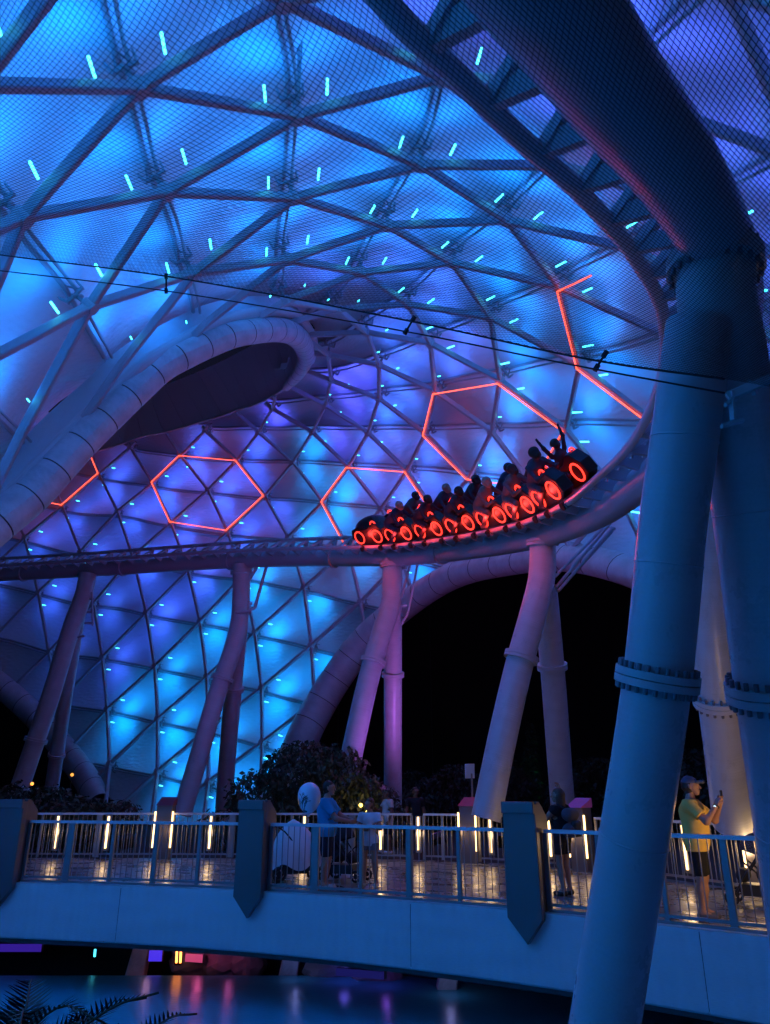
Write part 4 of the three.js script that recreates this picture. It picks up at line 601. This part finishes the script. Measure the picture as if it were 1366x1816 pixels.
const hedgeSpots = [[800, 36, 3.0, 'behind the white sign'], [900, 38, 3.2, 'left of the middle support foot'], [1060, 36, 3.4, 'just right of the middle support, in the dark arch'], [1170, 33, 3.2, 'half hidden by the huge support'], [1250, 31, 3.6, 'above the cap of the yellow shirted man'], [1345, 29, 3.4, 'at the right edge beyond the railing'], [730, 40, 2.8, 'in the dark left corner of the arch']];
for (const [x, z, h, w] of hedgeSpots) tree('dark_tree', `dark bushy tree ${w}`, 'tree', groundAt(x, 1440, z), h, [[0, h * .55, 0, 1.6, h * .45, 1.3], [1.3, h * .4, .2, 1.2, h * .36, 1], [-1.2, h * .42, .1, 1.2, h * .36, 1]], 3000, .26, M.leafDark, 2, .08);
{ const b = groundAt(948, 1440, 45); tree('slim_tree', 'slim tree lit faintly green deep in the dark arch', 'tree', b, 6, [[0, 2.6, 0, .5, 2.2, .5], [.1, 4.6, 0, .34, 1.3, .34]], 1500, .22, leafMat(.03, .06, .03), 1, .07);
  const t = tag(thing('spot_lamp', V(b.x, b.y, b.z + 1.4)), 'small green ground lamp at the foot of the slim tree', 'lamp'); rod('housing', V(0, .02, 0), V(0, .16, 0), .09, M.black, t, ROD24); rod('lens', V(0, .162, 0), V(0, .172, 0), .07, glow(.05, .6, .15), t, ROD24);
  const L = new THREE.SpotLight(col(.05, 1, .25), 3.2, 0, .5, .6, 2); L.position.set(b.x, b.y + .2, b.z + 1.4); L.target.position.set(b.x, b.y + 3.2, b.z); scene.add(L, L.target); }
{ // feathery plant close to the camera, lower left
  const frond = (len, lift) => { const c = new THREE.CatmullRomCurve3([V(0, 0, 0), V(len * .35, lift, 0), V(len * .75, lift * 1.15, 0), V(len, lift * .75, 0)]), L = [new THREE.TubeGeometry(c, 14, .005, 5)], n = 30, pos = [], idx = [], uv = [], nn = [];
    for (let i = 3; i < n; i++) for (const s of [-1, 1]) { const u = i / n, p = c.getPointAt(u), t = c.getTangentAt(u), l = .13 * Math.sin(Math.PI * Math.min(1, u * .9 + .12)) * rr(.85, 1.1), d = t.clone().multiplyScalar(.75).add(V(0, .18 + rr(-.1, .1), s)).normalize(), w = t.clone().multiplyScalar(.006), k = pos.length / 3; const e = p.clone().addScaledVector(d, l), m = p.clone().addScaledVector(d, l * .5); for (const q of [p.clone().sub(w), m.clone().sub(w), e, m.clone().add(w), p.clone().add(w)]) { pos.push(q.x, q.y, q.z); uv.push(0, 0); nn.push(0, 1, 0); } idx.push(k, k + 1, k + 4, k + 1, k + 3, k + 4, k + 1, k + 2, k + 3); }
    const g = new THREE.BufferGeometry(); g.setAttribute('position', new THREE.Float32BufferAttribute(pos, 3)); g.setAttribute('normal', new THREE.Float32BufferAttribute(nn, 3)); g.setAttribute('uv', new THREE.Float32BufferAttribute(uv, 2)); g.setIndex(idx); L.push(g); return merge(L); };
  const kinds = [frond(.62, .2), frond(.5, .27), frond(.7, .14)], mat = std(.05, .075, .035, .5, 0, { side: THREE.DoubleSide });
  const plant = (x, y, z, n, label) => { const t = tag(thing('feather_plant', at(x, y, z)), label, 'plant'); for (let i = 0; i < n; i++) { const m = mesh('frond', kinds[i % 3], mat, t); m.rotation.set(0, i * 2.399 + rr(-.2, .2), 0); m.rotateZ(rr(.05, .55)); m.scale.setScalar(rr(.8, 1.1)); } rod('stem', V(0, -.5, 0), V(0, .03, 0), .03, M.bark, t); };
  plant(12, 2005, 2.9, 17, 'dark feathery plant in the lower left corner'); plant(160, 2040, 3.2, 17, 'dark feathery plant at the bottom, right of the corner one');
}
// ---------------------------------------------------------------- dark show building behind the arch
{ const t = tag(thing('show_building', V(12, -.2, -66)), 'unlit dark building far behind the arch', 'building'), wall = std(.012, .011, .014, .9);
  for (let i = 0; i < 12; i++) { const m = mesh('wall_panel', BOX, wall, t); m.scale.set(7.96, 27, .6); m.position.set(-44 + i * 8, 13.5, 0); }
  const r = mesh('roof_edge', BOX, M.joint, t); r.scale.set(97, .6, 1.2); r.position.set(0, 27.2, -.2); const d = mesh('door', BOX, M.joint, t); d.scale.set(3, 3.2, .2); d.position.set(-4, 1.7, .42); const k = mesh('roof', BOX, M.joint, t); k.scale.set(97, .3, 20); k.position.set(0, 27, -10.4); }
// violet floodlights on the ground behind the planting
function flood(x, z, tx, ty, tz, c, I, label) {
  const t = tag(thing('flood_light', V(x, -.1, z)), label, 'lamp'), dir = V(tx - x, ty - .4, tz - z).normalize(), h = V(0, .45, 0);
  const H = place(mesh('housing', BOX, M.black, t), basis(dir.clone().cross(V(0, 0, 1)).normalize(), dir, dir.clone().cross(V(0, 0, 1)).normalize().cross(dir), h)); H.scale.set(.4, .16, .4);
  const g = place(mesh('lens', BOX, glow(...c.map((v) => v * .6)), t), basis(dir.clone().cross(V(0, 0, 1)).normalize(), dir, dir.clone().cross(V(0, 0, 1)).normalize().cross(dir), h.clone().addScaledVector(dir, .09))); g.scale.set(.34, .02, .34);
  bar('yoke', V(-.24, 0, 0), V(-.24, .45, 0), .03, .05, M.black, t); bar('yoke', V(.24, 0, 0), V(.24, .45, 0), .03, .05, M.black, t);
  const L = new THREE.SpotLight(col(...c), I * FLOOD_GAIN, 0, .68, .8, 2); L.position.set(x, .35, z).addScaledVector(dir, .2); L.target.position.set(tx, ty, tz); L.shadow.radius = 12; L.castShadow = true; scene.add(L, L.target);
}
flood(-7.2, -22.6, -10, 16, -36, [.4, .12, 1], 70, 'violet floodlight in the planting behind the left railing');
flood(1.6, -24.2, -4, 20, -36, [.5, .14, .95], 110, 'violet floodlight in the planting near the round tree');
flood(3.4, -23.2, 4.5, 13, -41, [.6, .16, .9], 170, 'violet floodlight behind the far railing, before the dark arch');
// ---------------------------------------------------------------- lit things on the bank under the bridge
{ const box = (a, b, h, mat, name, label, cat, d = .12) => { const t = tag(thing(name), label, cat); const n = b.clone().sub(a).setY(0).normalize(), w = V(-n.z, 0, n.x); bar('body', a.clone(), b.clone(), h, d, M.steelDark, t, w); const o = mesh('glow_panel', BOX, mat, t); along(o, a.clone().addScaledVector(w, d * .55), b.clone().addScaledVector(w, d * .55), h * .9, .02, w); return t; };
  const on = (x, y, z) => at(x, y, z);
  box(on(-40, 1680, 15.9), on(76, 1680, 15.9), .16, glow(.03, .01, .26), 'light_box', 'violet light box under the left end of the bridge', 'lamp');
  box(on(266, 1694, 15.6), on(289, 1694, 15.6), .22, glow(.06, .03, .8), 'light_box', 'small blue light box beside the orange lamps under the bridge', 'lamp');
  const tube = (x, y0, y1, z, m, label) => { const t = tag(thing('tube_lamp'), label, 'lamp'); rod('tube', on(x, y0, z), on(x - 1, y1, z), .022, m, t); rod('base', on(x - 1, y1, z), on(x - 1.2, y1 + 3, z), .04, M.black, t); };
  tube(169, 1684, 1696, 15.5, glow(.2, 2.2, 3), 'short cyan lamp under the left part of the bridge'); tube(314, 1685, 1707, 15.2, glow(6, 1.6, .3), 'left one of two orange tube lamps under the bridge'); tube(321, 1685, 1707, 15.2, glow(6, 1.6, .3), 'right one of two orange tube lamps under the bridge');
  box(on(332, 1697, 15.5), on(362, 1699, 15.4), .16, glow(.5, .05, .16), 'light_box', 'dim red light box right of the orange lamps', 'lamp');
  box(on(600, 1722, 13.8), on(684, 1729, 13.4), .13, glow(.008, .007, .09), 'light_box', 'blue light box under the middle of the bridge', 'lamp');
  for (const [x, y, c, k] of [[350, 1700, [1, .12, .4], .10], [404, 1704, [1, .15, .6], .05], [262, 1699, [.8, .4, .7], .06], [604, 1719, [.15, .12, 1], .10], [520, 1716, [.3, .35, 1], .06], [676, 1727, [.3, .1, 1], .07], [786, 1742, [.4, .4, 1], .06]]) { const L = new THREE.PointLight(col(...c), k * 1.3, 0, 2); L.position.copy(onY(x, y, -1.6)).add(V(.1, .22, .3)); L.shadow.radius = 3; scene.add(L); }
  const rock = (x, y, s, label, c) => { const g = new THREE.IcosahedronGeometry(1, 3), p = g.attributes.position; for (let i = 0; i < p.count; i++) { const q = V(p.getX(i), p.getY(i), p.getZ(i)), k = 1 + .25 * noise(q.x * 1.6 + x, q.y * 1.6, q.z * 1.6) + .1 * noise(q.x * 5, q.y * 5, q.z * 5 + x); p.setXYZ(i, q.x * k * s[0], q.y * k * s[1], q.z * k * s[2]); } g.computeVertexNormals(); const b = onY(x, y, -1.7); b.y = -1.72; const m = mesh('rock', g, c); m.position.copy(b); tag(m, label, 'rock'); };
  const stone = std(.3, .27, .28, .9);
  rock(352, 1702, [.6, .34, .3], 'pink lit rock right of the orange lamps', stone); rock(402, 1706, [.5, .32, .3], 'dim rock beside the pink lit rock', stone); rock(440, 1709, [.36, .3, .25], 'small dark rock at the water under the bridge', stone); rock(600, 1722, [.7, .28, .3], 'blue lit rock under the middle of the bridge', stone); rock(668, 1730, [.5, .26, .25], 'second blue lit rock under the bridge', stone);
  const pl = (x, y, label) => { const b = onY(x, y, -1.75), t = tag(thing('plinth', b), label, 'plinth'); mesh('slab', new THREE.ExtrudeGeometry(new THREE.Shape([[-.22, -.3], [.14, -.3], [.24, .6], [-.02, .6]].map(([a, c]) => new THREE.Vector2(a, c))), { depth: .3, bevelEnabled: true, bevelSize: .02, bevelThickness: .02, bevelSegments: 1 }), M.clad, t); };
  pl(250, 1703, 'pale slanted plinth left of the orange lamps'); pl(513, 1722, 'pale slanted plinth in blue light under the bridge'); pl(790, 1748, 'pale slanted plinth under the bridge, rightmost'); }
// ---------------------------------------------------------------- small things: sign, lamps, balloon, strollers
{ const p = at(834, 1368, 21), t = tag(thing('sign'), 'blank pale sign seen from behind on a slim post', 'sign'); bar('panel', at(833.5, 1380, 21), at(833, 1355, 21), .27, .03, std(.7, .7, .72, .5), t); bar('post', V(p.x + .04, -.1, p.z - .03), V(p.x + .04, p.y + .15, p.z - .03), .05, .05, M.rail, t); }
{ const p = onY(1490, 1660, 0), t = tag(thing('bollard_lamp', p), 'low warm bollard lamp on the deck just past the right edge', 'lamp'); rod('post', V(0, 0, 0), V(0, .9, 0), .06, M.rail, t, ROD24); const g = rod('lens', V(0, .9, 0), V(0, 1.08, 0), .07, M.warm, t, ROD24); rod('cap', V(0, 1.08, 0), V(0, 1.11, 0), .08, M.rail, t, ROD24);
  const L = new THREE.PointLight(col(1, .6, .24), 3.2, 0, 2); L.position.copy(p).add(V(-.16, .98, -.1)); L.shadow.radius = 4; scene.add(L); }
for (const [x, y, z, w, c, k] of [[640, 1428, 23, 'yellow garden lamp glowing between the people and the tree', [5, 3.2, .6], .5], [652, 1440, 23, 'second small yellow lamp below the garden lamp', [3, 2, .5], .2], [57, 1390, 27, 'small orange lamp glowing in the left shrub', [2.5, .9, .15], .2], [128, 1374, 27, 'tiny orange lamp above the left shrub', [1.6, .6, .1], .1]]) {
  const q = at(x, y, z), t = tag(thing('garden_lamp'), w, 'lamp'); const g = mesh('globe', new THREE.SphereGeometry(.06, 14, 10), glow(...c), t); g.position.copy(q); rod('stake', V(q.x, -.1, q.z), V(q.x, q.y - .05, q.z), .015, M.black, t); const L = new THREE.PointLight(col(1, .66, .25), k, 0, 2); L.position.copy(q).add(V(0, 0, .0)); L.shadow.radius = 2; scene.add(L); }
const stroller = (pos, turn, label, fab, cover) => {
  const t = thing('stroller', pos, turn); tag(t, label, 'stroller'); // faces +x
  const f = []; for (const s of [-.24, .24]) { f.push(sweep([V(.38, .1, s), V(.1, .5, s), V(-.3, .95, s), V(-.5, 1.02, s)], .014, 8), sweep([V(-.32, .14, s), V(-.05, .45, s), V(.15, .62, s)], .013, 8)); } f.push(sweep([V(-.5, 1.02, -.24), V(-.53, 1.03, 0), V(-.5, 1.02, .24)], .018, 8)); f.push(sweep([V(.38, .1, -.24), V(.38, .1, .24)], .012, 6), sweep([V(-.32, .14, -.24), V(-.32, .14, .24)], .012, 6));
  mesh('frame', merge(f), M.black, t);
  const w = new THREE.TorusGeometry(.105, .025, 8, 22), hub = new THREE.CylinderGeometry(.05, .05, .03, 12).rotateX(Math.PI / 2); for (const [x, r] of [[.38, .85], [-.32, 1.1]]) for (const s of [-.27, .27]) { const m = mesh('wheel', merge([w, hub, barGeo(V(-.09, 0, 0), V(.09, 0, 0), .012, .012), barGeo(V(0, -.09, 0), V(0, .09, 0), .012, .012)]), M.rubber, t); m.position.set(x, .13 * r, s); m.scale.setScalar(r); }
  if (!cover) mesh('seat', bonesMesh([[[.2, .42, -.14], [.2, .42, .14], .1, .1], [[-.1, .44, -.15], [-.1, .44, .15], .1, .1], [[-.28, .8, -.15], [-.28, .8, .15], .08, .08], [[-.16, .5, 0], [-.28, .78, 0], .14, .12]], .02, .06), fab, t);
  mesh('basket', new THREE.BoxGeometry(.5, .16, .4).translate(0, .22, 0), M.black, t);
  if (!cover) { const hood = new THREE.SphereGeometry(.34, 24, 14, 0, Math.PI * 2, 0, Math.PI * .52).scale(1, .9, .82); const h = mesh('hood', hood, fab, t); h.position.set(-.12, .74, 0); h.rotation.z = .25; h.material.side = THREE.DoubleSide; }
  if (cover) { // a blanket thrown over it, falling in folds
    const g = new THREE.CylinderGeometry(.2, 1, 1, 56, 18, true), p = g.attributes.position; for (let i = 0; i < p.count; i++) { const a = Math.atan2(p.getZ(i), p.getX(i)), v = .5 - p.getY(i), r = .02 + .33 * Math.sin(Math.min(1, v * 1.35) * Math.PI / 2) ** .75 + .07 * v, fold = 1 + (.05 * Math.sin(a * 9 + 2 * v) + .04 * Math.sin(a * 14 + 1)) * v; p.setXYZ(i, Math.cos(a) * r * 1.25 * fold - .06 + .12 * v, 1.12 - v * (.86 + .06 * Math.sin(a * 5)), Math.sin(a) * r * .8 * fold); } g.computeVertexNormals();
    const c = mesh('blanket', mergeGeometries([g, new THREE.SphereGeometry(.03, 16, 6, 0, 6.2832, 0, 1.5).scale(1.25, .3, .8).translate(-.06, 1.117, 0)]), cover, t); c.userData.label = 'white blanket draped over the stroller'; }
  return t;
};
const onDeck = (x, y) => onY(x, y, 0);
stroller(onDeck(522, 1562), .2, 'stroller hidden under a white blanket beside the man in blue', cloth(.02, .02, .025), std(.7, .68, .68, .9, 0, { side: THREE.DoubleSide }));
stroller(onDeck(1352, 1606), 2.6, 'dark stroller with patterned hood at the right edge of the bridge', withMap(cloth(.12, .12, .14), tex(128, (u, v) => .25 + .75 * (tileN(u, v, 14, 40) > .1 ? 1 : 0)), 4, 4));
stroller(onDeck(610, 1562), -.4, 'black stroller half hidden behind the man in blue', cloth(.015, .015, .02));
{ // foil balloon
  const c = document.createElement('canvas'); c.width = 512; c.height = 256; const x = c.getContext('2d'); x.fillStyle = '#e9e4ea'; x.fillRect(0, 0, 512, 256); x.strokeStyle = '#241a22'; x.lineCap = 'round';
  const branch = (px, py, a, l, w) => { if (l < 6) return; const qx = px + Math.cos(a) * l, qy = py - Math.sin(a) * l; x.lineWidth = w; x.beginPath(); x.moveTo(px, py); x.lineTo(qx, qy); x.stroke(); const n = 2 + (rnd() > .6 ? 1 : 0); for (let k = 0; k < n; k++) branch(qx, qy, a + rr(-.75, .75), l * rr(.62, .82), w * .68); };
  branch(150, 205, 1.5, 34, 8); branch(165, 205, 1.2, 28, 6); branch(135, 205, 1.9, 26, 6); x.fillStyle = '#5a3a34'; x.beginPath(); x.ellipse(150, 212, 46, 12, 0, 0, 7); x.fill();
  const map = new THREE.CanvasTexture(c); map.colorSpace = THREE.SRGBColorSpace;
  const p = at(548.5, 1415, 13.0), t = tag(thing('balloon', p, -1.0), 'silvery white balloon with dark branch print tied to the covered stroller', 'balloon'), g = new THREE.SphereGeometry(.2, 40, 28), q = g.attributes.position; for (let i = 0; i < q.count; i++) { const y = q.getY(i); q.setXYZ(i, q.getX(i) * (1 + .18 * y / .2 * .6), y * 1.28, q.getZ(i) * (1 + .18 * y / .2 * .6)); } g.computeVertexNormals();
  mesh('envelope', g, new THREE.MeshPhysicalMaterial({ map, roughness: .28, clearcoat: .6, clearcoatRoughness: .15 }), t); mesh('neck', new THREE.CylinderGeometry(.012, .03, .05, 12).translate(0, -.275, 0), M.clad, t);
  const e = onDeck(560, 1560); mesh('string', sweep([V(0, -.29, 0), V(.03, -.5, .02), V(.06, -.75, 0)], .004, 5), M.clad, t); }
// ---------------------------------------------------------------- people on the bridge
person({ at: onDeck(577, 1577), turn: 1.45, height: 1.83, girth: 1.2, label: 'man in a blue tee shirt and dark shorts leaning his arms on the near railing', shirt: cloth(.03, .30, .50), shorts: cloth(.02, .025, .045), shortsEnd: .5, hair: M.hair, sleeve: .75, shoes: cloth(.5, .5, .5), pose: { look: [0, .02, 1], elL: [.2, 1.16, .22], elR: [-.24, 1.14, .2], wrL: [.12, 1.1, .45], wrR: [-.13, 1.09, .43], haL: [.05, 1.09, .52], haR: [-.06, 1.08, .51], toL: [.12, .035, .13] } });
person({ at: onDeck(655, 1573), turn: -.35, height: 1.52, girth: .95, label: 'girl in a white top and grey shorts with arms folded, facing the camera', shirt: cloth(.72, .70, .72), shorts: cloth(.2, .19, .2), shortsEnd: .72, hem: .80, hair: M.hairBrown, sleeve: .55, shoes: cloth(.6, .6, .6), pose: { look: [-.6, 0, 1], elL: [.27, 1.16, .06], elR: [-.27, 1.16, .06], wrL: [.03, 1.2, .2], wrR: [-.04, 1.14, .21], haL: [-.06, 1.23, .21], haR: [.05, 1.14, .22], knL: [.13, .5, .02], anL: [.15, .085, -.03], toL: [.18, .035, .13], knR: [-.12, .5, .02], anR: [-.14, .085, -.03], toR: [-.16, .035, .13] } });
person({ at: onDeck(688, 1514), turn: -1.2, height: 1.72, label: 'person in a pale loose top standing by the far railing before the straight support', shirt: cloth(.6, .56, .5), shorts: cloth(.03, .03, .04), shortsEnd: .4, hem: .7, hair: M.hair, longHair: .1, skin: M.skinDark, shoes: cloth(.7, .7, .7), pose: { elR: [-.2, 1.14, .18], wrR: [-.1, 1.2, .35], haR: [-.05, 1.26, .4] } });
person({ at: onDeck(738, 1513), turn: .3, height: 1.76, label: 'person in dark clothes standing in the gap of the far railing', shirt: cloth(.012, .012, .016), shorts: cloth(.012, .012, .015), shortsEnd: .35, hair: M.hair, skin: M.skinDark });
{ const [t] = person({ at: onDeck(1004, 1588), turn: -2.3, height: 1.7, label: 'woman with long brown hair and a backpack, one arm raised', shirt: cloth(.012, .012, .015), shorts: cloth(.015, .015, .02), shortsEnd: .66, hair: M.hairBrown, longHair: .26, sleeve: .3, pose: { look: [.2, .05, 1], elR: [-.36, 1.5, .1], wrR: [-.30, 1.74, .14], haR: [-.29, 1.82, .15], elL: [.22, 1.2, .2], wrL: [.1, 1.12, .4], haL: [.06, 1.13, .48] } });
  const b = tag(thing('backpack'), 'grey and black backpack worn by the woman with raised arm', 'backpack'); t.updateMatrix(); place(b, t.matrix.clone());
  const q = (g, n, m) => mesh(n, g, m, b); q(bonesMesh([[[-.11, 1.05, -.22], [.11, 1.05, -.22], .12, .12], [[-.1, 1.32, -.21], [.1, 1.32, -.21], .11, .11]], .014, .08), 'bag_body', cloth(.10, .10, .12)); q(bonesMesh([[[-.08, 1.02, -.32], [.08, 1.02, -.32], .07, .07], [[-.07, 1.16, -.31], [.07, 1.16, -.31], .06, .06]], .012, .06), 'pocket', cloth(.05, .05, .055));
  for (const s of [-1, 1]) q(sweep([V(s * .11, 1.4, -.17), V(s * .13, 1.49, -.02), V(s * .13, 1.36, .13), V(s * .15, 1.1, .08), V(s * .12, 1.0, -.12)], .018, 8), 'strap', cloth(.03, .03, .035)); }
{ const [t, hp, J] = person({ at: onDeck(1254, 1630), turn: 1.05, height: 1.84, girth: 1.15, label: 'man in a yellow tee shirt, black shorts and cap filming with a phone', shirt: cloth(.8, .5, .10), shorts: cloth(.01, .01, .012), shortsEnd: .52, hem: .82, hair: M.hair, sleeve: .7, shoes: cloth(.1, .1, .12), pose: { look: [0, .12, 1], elL: [.25, 1.2, .24], elR: [-.26, 1.2, .2], wrL: [.1, 1.42, .36], wrR: [-.08, 1.4, .33], haL: [.06, 1.51, .37], haR: [-.03, 1.49, .36] } });
  const cap = mesh('cap', mergeGeometries([bonesMesh([[hp(0, .05, -.02), hp(0, .045, 0), .1, .098]], .008, .02, (x, y, z) => (1.635 + .045) - y), bonesMesh([[hp(-.05, .05, .1), hp(.05, .05, .1), .014, .014], [hp(-.03, .045, .16), hp(.03, .045, .16), .01, .01], [hp(-.06, .052, .05), hp(0, .045, .17), .014, .01], [hp(.06, .052, .05), hp(0, .045, .17), .014, .01]], .008, .04)]), cloth(.09, .10, .15), t);
  const ph = tag(thing('phone'), 'black phone held up by the man in yellow', 'phone'); t.updateMatrix(); place(ph, t.matrix.clone()); const p1 = mesh('case', BOX, M.black, ph); p1.scale.set(.15, .075, .012); p1.position.set(.015, 1.55, .40); const p2 = mesh('screen', BOX, glow(.06, .08, .14), ph); p2.scale.set(.138, .066, .003); p2.position.set(.015, 1.55, .392);
  const wt = tag(thing('wristwatch'), 'wristwatch with lit face on the wrist of the man in yellow', 'watch'); place(wt, t.matrix.clone()); const wr = V(...J.wrR), d = V(...J.haR).sub(wr).normalize(); const s1 = mesh('strap', new THREE.TorusGeometry(.036, .009, 8, 22), M.black, wt); s1.position.copy(wr).addScaledVector(d, -.02); s1.quaternion.setFromUnitVectors(V(0, 0, 1), d); const s2 = mesh('face', new THREE.CylinderGeometry(.017, .017, .01, 18), glow(.9, 1.2, 1.4), wt); s2.position.copy(s1.position).add(V(-.042, .0, -.012)); s2.rotation.z = Math.PI / 2; }
renderer.render(scene, camera);
